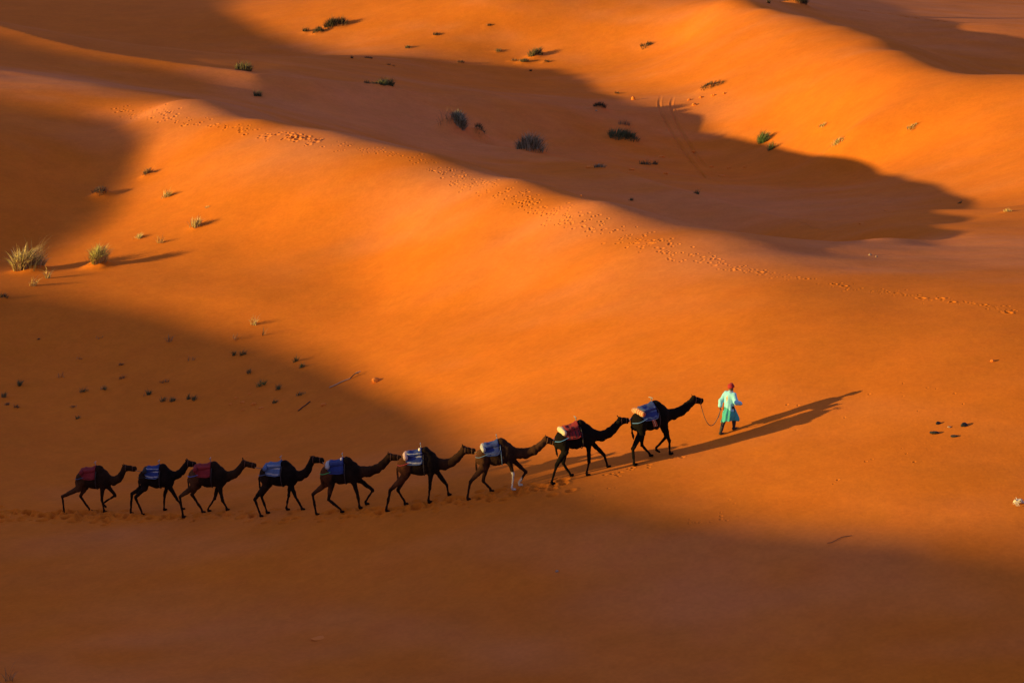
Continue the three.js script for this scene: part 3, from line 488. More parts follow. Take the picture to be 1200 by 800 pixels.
CAMEL_POSES.forEach((P, n) => {
  const look = LOOKS[n], root = thing('camel', look.label, 'camel', 'camels of the caravan'), r = rng(500 + n);
  const yaw = -P.yaw * Math.PI / 180, fx = Math.cos(yaw), fz = -Math.sin(yaw), y0 = ground(P.x, P.z);
  const pitch = P.pitch;
  root.position.set(P.x, y0, P.z); root.rotation.set(0, yaw, pitch, 'YZX'); root.scale.set(P.scale * 0.84, P.scale, P.scale); root.updateMatrixWorld(true);
  const floor = (x, z) => {                                          // the sand under a point of the camel's own frame
    const w = root.localToWorld(new THREE.Vector3(x, 0, z)); w.y = ground(w.x, w.z); return root.worldToLocal(w).y;
  };
  const torso = [
    bone([-0.5, 1.45, 0], [-0.05, 1.41, 0], 0.31, 0.37, 0.12, 0.88), bone([-0.05, 1.41, 0], [0.4, 1.42, 0], 0.37, 0.38, 0.12, 0.88),
    bone([-0.66, 1.5, 0], [-0.3, 1.62, 0], 0.2, 0.2, 0.12), bone([-0.3, 1.62, 0], [0.1, 1.72, 0], 0.2, 0.2, 0.12, 0.9), bone([0.1, 1.72, 0], [0.28, 1.8, 0], 0.2, 0.2, 0.1, 0.85), bone([0.28, 1.8, 0], [0.48, 1.6, 0], 0.2, 0.24, 0.12, 0.9),
    bone([-0.66, 1.44, 0], [-0.76, 1.3, 0], 0.25, 0.17, 0.1), bone([0.46, 1.42, 0], [0.58, 1.24, 0], 0.29, 0.2, 0.1, 0.9),
  ];
  const prims = torso.slice();
  P.legs.forEach(([kx, ky, ex, ey, side], q) => {
    const hind = q < 2, z = 0.15 * side, zf = 0.17 * side, lifted = (!hind && Math.abs(kx - ex) > 0.22 && ey > 0.16);
    const gy = floor(ex, zf), foot = lifted ? Math.max(ey, gy + 0.14) : gy + 0.045;
    if (hind) {
      const st = [lerp(-0.5, kx, 0.32) + 0.08, 1.06, z];
      prims.push(bone([-0.6, 1.42, z * 0.9], st, 0.23, 0.15, 0.1), bone(st, [kx, ky, zf], 0.14, 0.064, 0.05), bone([kx, ky, zf], [ex - 0.03, foot + 0.08, zf], 0.06, 0.046, 0.03));
    } else {
      const el = [lerp(0.48, kx, 0.28), 1.1, z];
      prims.push(bone([0.47, 1.36, z * 0.85], el, 0.2, 0.125, 0.1), bone(el, [kx, ky, zf], 0.11, 0.064, 0.05), bone([kx, ky, zf], [kx + 0.012, ky - 0.03, zf], 0.064, 0.05, 0.03), bone([kx, ky, zf], [ex - 0.03, foot + 0.08, zf], 0.052, 0.04, 0.03));
    }
    const tilt = lifted ? -0.08 : 0;
    prims.push(bone([ex - 0.04, foot + 0.06, zf], [ex - 0.02, foot, zf], 0.045, 0.05, 0.03), bone([ex - 0.03, foot, zf], [ex + 0.09, foot + tilt - 0.005, zf], 0.05, 0.045, 0.025, 1.25));
  });
  // neck and head
  const C = [P.crown[0] + 0.02, P.crown[1] - 0.1], low = [P.low[0] - 0.2, P.low[1] + 0.19], N = P.nose;
  const mid = [lerp(low[0], C[0], 0.56) + 0.05, lerp(low[1], C[1], 0.45)];
  prims.push(bone([0.52, 1.42, 0], [low[0] - 0.05, low[1] + 0.02, 0], 0.25, 0.185, 0.12, 0.8), bone([low[0] - 0.05, low[1] + 0.02, 0], [lerp(low[0], mid[0], 0.6), lerp(low[1], mid[1], 0.45), 0], 0.185, 0.165, 0.06, 0.82),
    bone([lerp(low[0], mid[0], 0.6), lerp(low[1], mid[1], 0.45), 0], [mid[0], mid[1], 0], 0.165, 0.14, 0.06, 0.85), bone([mid[0], mid[1], 0], [C[0], C[1], 0], 0.14, 0.115, 0.06, 0.9));
  const hx = N[0] - C[0], hy = N[1] - C[1], hl = Math.hypot(hx, hy), ux = hx / hl, uy = hy / hl;
  const hp = (s, t, z = 0) => [C[0] + ux * s * hl - uy * t, C[1] + uy * s * hl + ux * t, z];   // along the head, above it
  prims.push(bone(hp(0, 0), hp(0.45, 0.0), 0.12, 0.105, 0.03, 0.85), bone(hp(0.4, 0.0), hp(0.86, 0.012), 0.102, 0.08, 0.03, 0.85), bone(hp(0.83, 0.0), hp(0.9, -0.035), 0.066, 0.06, 0.03),
    bone(hp(0.12, -0.08), hp(0.8, -0.08), 0.07, 0.045, 0.025, 0.85), bone(hp(0.76, -0.08), hp(0.85, -0.11), 0.042, 0.038, 0.02), bone(hp(0.3, 0.06, 0.05), hp(0.4, 0.05, 0.06), 0.035, 0.03, 0.02), bone(hp(0.3, 0.06, -0.05), hp(0.4, 0.05, -0.06), 0.035, 0.03, 0.02),
    bone(hp(-0.02, 0.09), hp(0.1, 0.1), 0.05, 0.04, 0.03));
  for (const s of [-1, 1]) prims.push(bone(hp(-0.03, 0.08, 0.06 * s), hp(-0.14, 0.16, 0.1 * s), 0.03, 0.018, 0.015));
  prims.push(bone(hp(0.02, -0.1), [mid[0] + 0.02, mid[1] - 0.1, 0], 0.085, 0.07, 0.05));      // throat fringe
  const sway = (r() - 0.5) * 0.08;
  prims.push(bone([-0.86, 1.52, 0], [-0.95 + sway * 0.5, 1.3, 0], 0.055, 0.035, 0.05), bone([-0.95 + sway * 0.5, 1.3, 0], [-0.94 + sway, 0.98, 0], 0.035, 0.045, 0.03), bone([-0.94 + sway, 0.98, 0], [-0.93 + sway, 0.86, 0], 0.045, 0.012, 0.02));
  const fuzz = (d, x, y, z) => d + 0.014 * noise2(x * 9 + z * 5, y * 9 - z * 4, 60 + n) + 0.006 * noise2(x * 22 + z * 9, y * 22, 70 + n);
  const body = skin(prims, [-1.75, -0.45, -0.52], [2.75, 2.6, 0.52], 0.025, fuzz);
  paint(body, (x, y, z) => {
    const m = 1 + 0.35 * noise2(x * 4 + z, y * 4, 80 + n) + 0.2 * noise2(x * 15, y * 15 + z * 8, 81 + n);
    const h = smooth(-0.32, -0.55, x + 0.12 * noise2(x * 6, y * 6, 82)) * smooth(0.6, 0.85, y), neck = smooth(0.75, 0.95, x) * smooth(0.2, 0.4, y - 0.9) * 0.4;
    let c = [0, 1, 2].map(k => lerp(look.coat[k], look.haunch[k], Math.min(1, h * 0.9 + neck * (look.socks ? 1.2 : 0.5))) * m);
    if (look.socks && x > 0.25 && x < 0.95 && y < 0.74 + 0.05 * noise2(x * 12, z * 12, 83)) c = [0.42 * m, 0.38 * m, 0.33 * m];
    return c;
  });
  part('body', body, furMaterial, root);
  for (const s of [-1, 1]) { const e = new THREE.SphereGeometry(0.02, 8, 6); e.translate(...hp(0.33, 0.03, 0.078 * s)); part('eye', e, dyed(0.008, 0.006, 0.005, 0.25), root); }
  // saddle
  const hem = (x) => 1.49 + 0.02 * noise2(x * 7, n, 90);
  const cloth = skin(torso, [-0.75, 1.2, -0.55], [0.5, 2.1, 0.55], 0.025, (d, x, y, z) => Math.max(d - 0.045, -(d + 0.05), -0.55 + 0.02 * noise2(y * 9, z * 4, 91) - x, x - 0.14, hem(x) - y));
  paint(cloth, (x, y, z) => {
    const low = y - hem(x), m = 1 + 0.15 * noise2(x * 14, y * 14 + z * 9, 92 + n);
    const band = look.bars ? (Math.abs(((x + 1) * 7) % 1 - 0.5) < 0.16 && y < 1.75) : (low > 0.05 && low < 0.1) || (y > 1.74 && y < 1.78);
    return (band ? look.stripe : look.cloth).map(v => v * m);
  });
  const sad = part('saddle_cloth', cloth, clothMaterial, root);
  const pad = skin([bone([-0.38, 1.8, 0.2], [0.08, 1.84, 0.2], 0.085, 0.07, 0.05), bone([-0.38, 1.8, -0.2], [0.08, 1.84, -0.2], 0.085, 0.07, 0.05), bone([-0.42, 1.83, -0.12], [-0.42, 1.83, 0.12], 0.1, 0.1, 0.06), bone([-0.35, 1.84, 0], [-0.05, 1.86, 0], 0.09, 0.07, 0.1)], [-0.6, 1.6, -0.4], [0.4, 2.1, 0.4], 0.022, (d, x, y, z) => d + 0.012 * noise2(x * 9 + z * 4, y * 9 + n, 95));
  paint(pad, (x, y, z) => { const m = 1 + 0.15 * noise2(x * 20, z * 20 + y * 7, 94 + n); return (look.bars ? (Math.abs(((x + 1) * 5) % 1 - 0.5) < 0.1 ? look.stripe : look.cloth) : (Math.abs(y - 1.87) < 0.012 ? look.stripe : look.cloth)).map(v => v * m); });
  part('saddle_pad', pad, clothMaterial, root);
  const roll = skin([bone([-0.55, 1.76, -0.3], [-0.55, 1.78, 0], 0.1, 0.12, 0.05), bone([-0.55, 1.78, 0], [-0.55, 1.76, 0.3], 0.12, 0.1, 0.05)], [-0.75, 1.55, -0.5], [-0.35, 1.95, 0.5], 0.022, (d, x, y, z) => d + 0.006 * Math.cos(Math.atan2(y - 1.77, x + 0.55) * 8 + z * 9));
  paint(roll, (x, y, z) => { const m = 1 + 0.2 * noise2(x * 20, z * 25, 96 + n), st = look.tassels && Math.abs(((z + 1) * 9) % 1 - 0.5) < 0.2; return (st ? [0.3, 0.06, 0.03] : look.roll).map(v => v * m); });
  part('bedroll', roll, clothMaterial, root);
  const bar = part('saddle_handle', mergeGeometries([tube([[0.1, 1.72, 0], [0.12, 2.0, 0], [0.1, 2.16, 0]], 0.02, false, 12), tube([[0.1, 2.15, -0.14], [0.11, 2.16, 0], [0.1, 2.15, 0.14]], 0.018, false, 10), tube([[0.08, 1.66, -0.27], [0.1, 1.9, -0.16], [0.12, 2.0, 0], [0.1, 1.9, 0.16], [0.08, 1.66, 0.27]], 0.02, false, 24)]), steel, root);
  const ring = (x, c, ry, rz, k) => Array.from({ length: 20 }, (_, i) => { const a = i / 20 * Math.PI * 2; return [x + 0.02 * Math.sin(a), c + ry * Math.sin(a), rz * Math.cos(a)]; });
  part('girth', tube(ring(0.18, 1.44, 0.43, 0.37), 0.02, true, 60), dyed(...(look.socks ? PALEBLUE : [0.03, 0.022, 0.02])), root);
  for (const s of [-1, 1]) part('tail_strap', tube([[-0.42, 1.58, 0.37 * s], [-0.62, 1.53, 0.36 * s], [-0.8, 1.49, 0.3 * s], [-0.95, 1.47, 0.1 * s]], 0.011, false, 20), dyed(...look.strap), root);
  for (const s of [-1, 1]) part('edge_band', tube([[-0.5, 1.52, 0.35 * s], [-0.3, 1.5, 0.365 * s], [-0.05, 1.49, 0.38 * s], [0.08, 1.53, 0.38 * s], [0.15, 1.66, 0.34 * s]], 0.016, false, 24), dyed(...(look.stripe === WHITE || look.tassels ? PALEBLUE : look.cloth)), root);
  if (look.ball) { const b = new THREE.SphereGeometry(0.06, 12, 10); b.scale(1, 1.1, 1); b.translate(0.06, 1.97, 0.1); part('white_bundle', b, dyed(0.7, 0.6, 0.5), root); }
  if (look.tassels) for (let k = 0; k < 3; k++) part('tassel', tube([[-0.2 + k * 0.05, 1.5, 0.37], [-0.17 + k * 0.06, 1.38, 0.39], [-0.14 + k * 0.07, 1.24, 0.38]], 0.022, false, 10), dyed(...(k === 1 ? [0.5, 0.32, 0.22] : [0.32, 0.1, 0.05])), root);
  // halter
  const loop = (s, t0, t1, rz) => Array.from({ length: 14 }, (_, i) => { const a = i / 14 * Math.PI * 2; return hp(s, lerp(t0, t1, 0.5 + 0.5 * Math.sin(a)), rz * Math.cos(a)); });
  part('nose_band', tube(loop(0.68, -0.125, 0.09, 0.085), 0.01, true, 30), dyed(0.16, 0.07, 0.04), root);
  part('cheek_strap', tube(loop(0.12, -0.15, 0.13, 0.11), 0.01, true, 30), dyed(0.16, 0.07, 0.04), root);
  camels.push({ root, chin: new THREE.Vector3(...hp(0.8, -0.1)), muzzle: new THREE.Vector3(...hp(0.85, -0.06)), hitch: new THREE.Vector3(-0.62, 1.74, 0) });
});
console.log('camels');

// ---------------------------------------------------------------- the man who leads them
const guide = thing('person', 'person in a pale green robe and red turban striding ahead holding the lead rope', 'person');
const guideYaw = 50 * Math.PI / 180;
guide.position.set(GUIDE_SPOT[0], ground(...GUIDE_SPOT), GUIDE_SPOT[1]); guide.rotation.y = guideYaw; guide.updateMatrixWorld(true);
let handGrip;
{
  const fl = (x, z) => { const w = guide.localToWorld(new THREE.Vector3(x, 0, z)); return ground(w.x, w.z) - guide.position.y; };
  const L = { hip: [0, 0.92, -0.1], knee: [-0.1, 0.52, -0.11], ank: [-0.34, fl(-0.34, -0.11) + 0.1, -0.11] }, R = { hip: [0.02, 0.92, 0.1], knee: [0.2, 0.56, 0.1], ank: [0.2, fl(0.2, 0.1) + 0.09, 0.1] };
  const SL = [0.05, 1.41, -0.19], EL = [-0.1, 1.15, -0.28], WL = [-0.2, 0.92, -0.27], SR = [0.06, 1.41, 0.19], ER = [0.0, 1.14, 0.32], WR = [0.22, 1.08, 0.37];
  const H = [0.12, 1.62, 0];
  const skinBody = skin([
    bone([0, 0.95, 0], [0.05, 1.34, 0], 0.12, 0.13, 0.08), bone([0.05, 1.4, -0.13], [0.05, 1.4, 0.13], 0.08, 0.08, 0.06), bone([0.06, 1.42, 0], [0.1, 1.55, 0], 0.055, 0.052, 0.04),
    bone([H[0] - 0.02, H[1] + 0.03, 0], [H[0] + 0.02, H[1] - 0.05, 0], 0.09, 0.075, 0.04, 0.9), bone([H[0] + 0.09, H[1] - 0.01, 0], [H[0] + 0.115, H[1] - 0.04, 0], 0.014, 0.02, 0.02), bone([H[0] + 0.05, H[1] - 0.1, 0], [H[0] + 0.07, H[1] - 0.1, 0], 0.035, 0.03, 0.03),
    bone([H[0], H[1], 0.08], [H[0] - 0.01, H[1] - 0.03, 0.085], 0.02, 0.015, 0.015), bone([H[0], H[1], -0.08], [H[0] - 0.01, H[1] - 0.03, -0.085], 0.02, 0.015, 0.015),
    bone(SL, EL, 0.055, 0.045, 0.04), bone(EL, WL, 0.043, 0.03, 0.03), bone(SR, ER, 0.055, 0.045, 0.04), bone(ER, WR, 0.043, 0.03, 0.03),
    bone(L.hip, L.knee, 0.085, 0.06, 0.05), bone(L.knee, L.ank, 0.058, 0.038, 0.04), bone(R.hip, R.knee, 0.085, 0.06, 0.05), bone(R.knee, R.ank, 0.058, 0.038, 0.04),
    bone([L.ank[0], L.ank[1] - 0.02, -0.11], [L.ank[0] + 0.03, L.ank[1] - 0.06, -0.11], 0.038, 0.035, 0.03), bone([L.ank[0] + 0.02, L.ank[1] - 0.055, -0.11], [L.ank[0] + 0.19, L.ank[1] - 0.085, -0.12], 0.035, 0.025, 0.03), bone([R.ank[0] - 0.03, R.ank[1] - 0.055, 0.1], [R.ank[0] + 0.19, R.ank[1] - 0.065, 0.12], 0.038, 0.026, 0.03),
  ], [-0.55, -0.3, -0.5], [0.6, 1.85, 0.55], 0.014);
  // hands: palm, four fingers and a thumb each
  const hand = (w, dir, out, curl) => {
    const D = new THREE.Vector3(...dir).normalize(), O = new THREE.Vector3(...out).normalize(), S = new THREE.Vector3().crossVectors(D, O).normalize(), W = new THREE.Vector3(...w);
    const p = (a, b, c) => W.clone().addScaledVector(D, a).addScaledVector(S, b).addScaledVector(O, c).toArray(), b = [];
    b.push(bone(p(0, 0, 0), p(0.05, 0.018, 0), 0.026, 0.02, 0.015), bone(p(0, 0, 0), p(0.05, -0.018, 0), 0.026, 0.02, 0.015), bone(p(0.05, -0.025, 0), p(0.05, 0.025, 0), 0.015, 0.015, 0.01));
    [[-0.03, 0.062], [-0.01, 0.074], [0.01, 0.07], [0.03, 0.054]].forEach(([s, l]) => {
      const j1 = p(0.07 + l * 0.35, s * 1.1, l * 0.35 * curl), j2 = p(0.07 + l * 0.35, s * 1.1, l * 0.35 * curl + l * 0.55 * curl + 0.005), j3 = p(0.07 + l * (0.35 - 0.3 * curl) + l * 0.3 * (1 - curl), s * 1.05, l * 0.9 * curl + 0.008);
      b.push(bone(p(0.055, s, 0), j1, 0.0095, 0.009, 0.004), bone(j1, j2, 0.009, 0.0085, 0.004), bone(j2, j3, 0.0085, 0.0075, 0.004));
    });
    b.push(bone(p(0.015, -0.028, 0.005), p(0.045, -0.05, 0.025), 0.012, 0.0105, 0.006), bone(p(0.045, -0.05, 0.025), p(0.07, -0.04, 0.045), 0.0105, 0.009, 0.004));
    const q = W.clone().addScaledVector(D, 0.06), lo = [q.x - 0.16, q.y - 0.16, q.z - 0.16], hi = [q.x + 0.16, q.y + 0.16, q.z + 0.16];
    return skin(b, lo, hi, 0.0045);
  };
  const hl = hand(WL, [-0.15, -1, 0.05], [0.6, 0, 0.8], 0.9), hr = hand(WR, [1, -0.15, 0.05], [0, -0.6, -0.8], 0.5);
  handGrip = new THREE.Vector3(WL[0] - 0.01 + 0.02, WL[1] - 0.085, WL[2] + 0.03);
  const bodyGeo = mergeGeometries([skinBody, hl, hr]);
  part('body', bodyGeo, dyed(0.11, 0.05, 0.028, 0.6), guide);
  for (const s of [-1, 1]) { const e = new THREE.SphereGeometry(0.012, 8, 6); e.translate(H[0] + 0.082, H[1] + 0.005, 0.032 * s); part('eye', e, dyed(0.02, 0.015, 0.012, 0.3), guide); }
  const fold = (x, y, z) => 0.016 * smooth(1.15, 0.7, y) * Math.sin(Math.atan2(z, x) * 9 + y * 4) + 0.012 * noise2(x * 9 + z * 7, y * 6, 131) + 0.008 * noise2(x * 20 - z * 14, y * 16, 132);
  const robe = skin([
    bone([0.02, 1.0, 0], [0.05, 1.3, 0], 0.165, 0.165, 0.1, 1.05), bone([0.05, 1.39, -0.11], [0.05, 1.39, 0.11], 0.1, 0.1, 0.08), bone([0.07, 1.44, 0], [0.08, 1.48, 0], 0.085, 0.075, 0.04),
    bone(SL, EL, 0.085, 0.085, 0.06), bone(EL, [lerp(EL[0], WL[0], 0.8), lerp(EL[1], WL[1], 0.8), lerp(EL[2], WL[2], 0.8)], 0.085, 0.075, 0.05),
    bone(SR, ER, 0.085, 0.09, 0.06), bone(ER, [lerp(ER[0], WR[0], 0.85), lerp(ER[1], WR[1], 0.85), lerp(ER[2], WR[2], 0.85)], 0.088, 0.085, 0.05),
    bone([0.01, 1.0, 0], [-0.02, 0.62, 0.0], 0.16, 0.195, 0.1, 1.05), bone([-0.02, 0.62, 0.0], [-0.07, 0.36, -0.03], 0.19, 0.21, 0.1, 1.05), bone([0.1, 0.8, 0.08], [0.2, 0.46, 0.16], 0.1, 0.15, 0.1),
  ], [-0.55, 0.2, -0.6], [0.65, 1.7, 0.65], 0.016, (d, x, y, z) => Math.max(d + fold(x, y, z), 0.38 + 0.04 * noise2(x * 6, z * 6, 133) - y + (y < 0.7 ? -0.1 * (z > 0 ? -0.2 : 0.1) : 0)));
  paint(robe, (x, y, z) => {
    const m = 1 + 0.06 * noise2(x * 16, y * 16 + z * 11, 134), waist = 0.86 + 0.16 * noise2(x * 6 + 2, z * 6, 135) + (z < -0.1 ? -0.2 : 0);
    if (x < -0.02 && Math.abs(z + 0.01) < 0.045 * (1 - Math.abs(y - 1.27) / 0.14)) return [0.5 * m, 0.27 * m, 0.12 * m];
    return y > waist ? [0.20 * m, 0.54 * m, 0.72 * m] : [0.035 * m, 0.30 * m, 0.32 * m];
  });
  part('robe', robe, clothMaterial, guide);
  const trouser = skin([bone(L.hip, L.knee, 0.11, 0.09, 0.04), bone(L.knee, [L.ank[0] + 0.02, L.ank[1] + 0.05, L.ank[2]], 0.09, 0.06, 0.03), bone(R.hip, R.knee, 0.11, 0.09, 0.04), bone(R.knee, [R.ank[0], R.ank[1] + 0.05, R.ank[2]], 0.09, 0.06, 0.03)], [-0.6, -0.1, -0.4], [0.5, 1.1, 0.4], 0.016, (d, x, y, z) => d + 0.008 * noise2(x * 14 + z * 9, y * 10, 136));
  part('trousers', trouser, dyed(0.025, 0.024, 0.028), guide);
  for (const [a, z, t] of [[L.ank, -0.11, -0.03], [R.ank, 0.1, 0]]) part('shoe', skin([bone([a[0] - 0.04, a[1] - 0.05, z], [a[0] + 0.18, a[1] - 0.06 + t, z * 1.08], 0.052, 0.042, 0.03), bone([a[0] - 0.02, a[1] - 0.05, z], [a[0] - 0.01, a[1], z], 0.05, 0.048, 0.03)], [a[0] - 0.2, a[1] - 0.25, z - 0.15], [a[0] + 0.35, a[1] + 0.15, z + 0.15], 0.014), dyed(0.02, 0.016, 0.014), guide);
  const tb = []; for (let k = 0; k < 5; k++) { const y = H[1] + 0.035 + k * 0.03, rr = [0.088, 0.098, 0.092, 0.07, 0.03][k]; for (let i = 0; i < 14; i++) { const a = i / 14 * 6.2832, b = (i + 1) / 14 * 6.2832, f = (q) => [H[0] - 0.012 + rr * Math.cos(q), y + 0.018 * Math.sin(q + k * 1.9), rr * Math.sin(q)]; tb.push(bone(f(a), f(b), 0.032, 0.032, 0.012)); } }
  tb.push(bone([H[0] - 0.02, H[1] + 0.08, 0], [H[0] - 0.02, H[1] + 0.12, 0], 0.08, 0.07, 0.02));
  part('turban', skin(tb, [H[0] - 0.25, H[1] - 0.1, -0.22], [H[0] + 0.22, H[1] + 0.28, 0.22], 0.012), dyed(0.26, 0.008, 0.01), guide);
  part('scarf', mergeGeometries([0, 1].map(k => { const p = []; for (let i = 0; i < 16; i++) { const a = i / 16 * 6.2832; p.push([0.08 + 0.08 * Math.cos(a), 1.485 + k * 0.025 + 0.02 * Math.cos(a), 0.085 * Math.sin(a)]); } return tube(p, 0.024, true, 40); })), dyed(0.3, 0.3, 0.38), guide);
}

// ---------------------------------------------------------------- ropes
function rope(from, to, sag, label, group, r = 0.014, name = 'lead_rope') {
  const o = thing(name, label, 'rope', group), pts = [];
  for (let i = 0; i <= 14; i++) { const t = i / 14, p = from.clone().lerp(to, t); p.y -= sag * 4 * t * (1 - t); pts.push(p); }
  o.position.copy(from); const g = tube(pts.map(p => p.sub(from)), r, false, 40);
  part('strand', g, dyed(0.14, 0.085, 0.055), o); return o;
}
const ROPE_ENDS = ['the last, red-saddled camel', 'the black camel with blue cloth', 'the camel with blue tail strap', 'the camel with pale blue cloth', 'the camel with green tail strap', 'the camel with red tail strap', 'the camel with white forelegs', 'the black-barred red-saddled camel'];
for (let i = 0; i < 8; i++) {
  const a = camels[i], b = camels[i + 1];
  rope(a.root.localToWorld(a.muzzle.clone()), b.root.localToWorld(b.hitch.clone()), 0.05, 'thin rope tying ' + ROPE_ENDS[i] + ' to the saddle of the camel ahead', 'ropes between the camels');
}
{
  const a = camels[8].root.localToWorld(camels[8].chin.clone()), b = guide.localToWorld(handGrip.clone());
  const o = rope(a, b, 0.72, 'slack dark lead rope hanging between the person and the front camel', null, 0.016);
  const tail = [[0, 0.02, 0], [-0.03, -0.1, 0.02], [-0.06, -0.22, 0.03], [-0.08, -0.3, 0.04]].map(p => new THREE.Vector3(...p).add(b).sub(a));
  part('loose_end', tube(tail, 0.018, false, 16), dyed(0.06, 0.08, 0.2), o);
}

// ---------------------------------------------------------------- plants
const PALETTES = {
  straw: [[0.50, 0.36, 0.14], [0.58, 0.44, 0.2], [0.36, 0.25, 0.09], [0.3, 0.26, 0.08]], strawgreen: [[0.42, 0.34, 0.1], [0.34, 0.32, 0.09], [0.24, 0.24, 0.06], [0.5, 0.38, 0.14]],
  dry: [[0.12, 0.06, 0.03], [0.16, 0.085, 0.04], [0.07, 0.04, 0.022], [0.22, 0.13, 0.06]], olive: [[0.09, 0.085, 0.03], [0.06, 0.06, 0.02], [0.13, 0.1, 0.045], [0.16, 0.12, 0.06]],
  green: [[0.05, 0.085, 0.03], [0.035, 0.06, 0.022], [0.08, 0.11, 0.04], [0.11, 0.1, 0.045]], bright: [[0.06, 0.14, 0.03], [0.045, 0.1, 0.025], [0.1, 0.17, 0.045], [0.13, 0.13, 0.05]],
  grey: [[0.22, 0.22, 0.15], [0.14, 0.15, 0.085], [0.32, 0.29, 0.2], [0.06, 0.06, 0.03]], dark: [[0.03, 0.025, 0.012], [0.05, 0.035, 0.016], [0.02, 0.018, 0.01], [0.07, 0.06, 0.025]], wisp: [[0.22, 0.14, 0.07], [0.28, 0.18, 0.1], [0.15, 0.09, 0.05], [0.1, 0.085, 0.04]],
};
const leafMaterial = new THREE.MeshStandardMaterial({ roughness: 0.9, vertexColors: true, side: THREE.DoubleSide });
function blades(r, n, rx, rz, H, spread, width, pal, baseAt) {
  const pos = [], col = [], idx = [];
  const clumps = Array.from({ length: 2 + Math.floor(r() * 4) }, () => ({ x: (r() - 0.5) * 1.5 * rx, z: (r() - 0.5) * 1.3 * rz, s: 0.35 + 0.4 * r(), h: 0.5 + 0.6 * r(), lx: 0.35 * r(), lz: (r() - 0.5) * 0.3 }));
  for (let k = 0; k < n; k++) {
    const cl = clumps[k % clumps.length];
    const a = r() * 6.2832, q = Math.sqrt(r()), bx = cl.x + Math.cos(a) * q * rx * cl.s, bz = cl.z + Math.sin(a) * q * rz * cl.s, h = H * 1.3 * cl.h * (0.4 + 0.6 * r()) * (1 - 0.4 * q * q), out = spread * (0.25 + q) * (0.6 + 0.8 * r());
    const da = a + (r() - 0.5) * 1.6, ox = (Math.cos(da) * out + cl.lx) * h, oz = (Math.sin(da) * out + cl.lz) * h, w = width * (0.6 + 0.8 * r()), wa = r() * 6.2832, wx = Math.cos(wa) * w, wz = Math.sin(wa) * w, by = baseAt(bx, bz) - 0.03;
    const c = pal[Math.floor(r() * pal.length)], m = 0.8 + 0.4 * r(), s = pos.length / 3;
    for (let i = 0; i < 3; i++) { const t = i / 3, e = t * t, f = 1 - 0.4 * t; pos.push(bx + ox * e - wx * f, by + h * t, bz + oz * e - wz * f, bx + ox * e + wx * f, by + h * t, bz + oz * e + wz * f); }
    pos.push(bx + ox, by + h * (1 - 0.3 * Math.min(1, out * 0.6)), bz + oz);
    for (let i = 0; i < 7; i++) col.push(c[0] * m, c[1] * m, c[2] * m);
    idx.push(s, s + 1, s + 2, s + 1, s + 3, s + 2, s + 2, s + 3, s + 4, s + 3, s + 5, s + 4, s + 4, s + 5, s + 6);
  }
  const g = new THREE.BufferGeometry(); g.setAttribute('position', new THREE.Float32BufferAttribute(pos, 3)); g.setAttribute('color', new THREE.Float32BufferAttribute(col, 3)); g.setIndex(idx); g.computeVertexNormals(); return g;
}
let plantSeed = 900;
function tussock(name, label, group, category, x, z, w, h, kind, dense = 1) {
  const o = thing(name, label, category, group), r = rng(plantSeed++), y = ground(x, z); o.position.set(x, y, z);
  const baseAt = (a, b) => ground(x + a, z + b) - y, pal = PALETTES[kind], area = Math.max(0.15, w * h);
  const n = Math.round(clamp(480 * area, 34, 950) * dense * (kind === 'wisp' ? 0.3 : 1));
  part('leaf_blades', blades(r, n, w * 0.44, Math.min(w * 0.4, 0.9), h * 1.1, 0.62, clamp(0.009 + 0.004 * w, 0.01, 0.018), pal, baseAt), leafMaterial, o).userData.kind = 'stuff';
  part('dry_stems', blades(r, Math.max(4, Math.round(n * 0.1)), w * 0.42, Math.min(w * 0.38, 0.9), h * 1.3, 0.5, 0.008, PALETTES.wisp, baseAt), leafMaterial, o).userData.kind = 'stuff';
  return o;
}
for (const [x, z, w, h, kind, , label] of TUSSOCKS) tussock('grass_tussock', label, null, 'grass tussock', x, z, w, h, kind);
for (const [x, z, w, h, kind] of SPRIGS) tussock('grass_sprig', 'small green grass sprig in the shaded hollow behind the camels', 'green sprigs in the hollow', 'grass sprig', x, z, w, h, kind, 0.7);
for (const [x, z, w, h, kind] of DRY_SPRIGS) tussock('withered_sprig', 'small withered brown sprig in the shaded hollow behind the camels', 'withered sprigs in the hollow', 'dry sprig', x, z, w, h, kind, 0.6);
for (const [x, z, w, h, kind, , label] of STALKS) tussock('dry_stalks', label, null, 'dry stalks', x, z, w, h, kind, 0.45);
for (const [x, z, w, h, kind] of FAR_TUFTS) tussock('desert_tuft', kind === 'straw' ? 'tiny straw tuft on the sunlit slope beyond the valley shadow' : 'tiny dark tuft on the sunlit slope beyond the valley shadow', kind === 'straw' ? 'straw tufts on the far slope' : 'dark tufts on the far slope', 'desert tuft', x, z, w, Math.max(h, 0.18), kind);

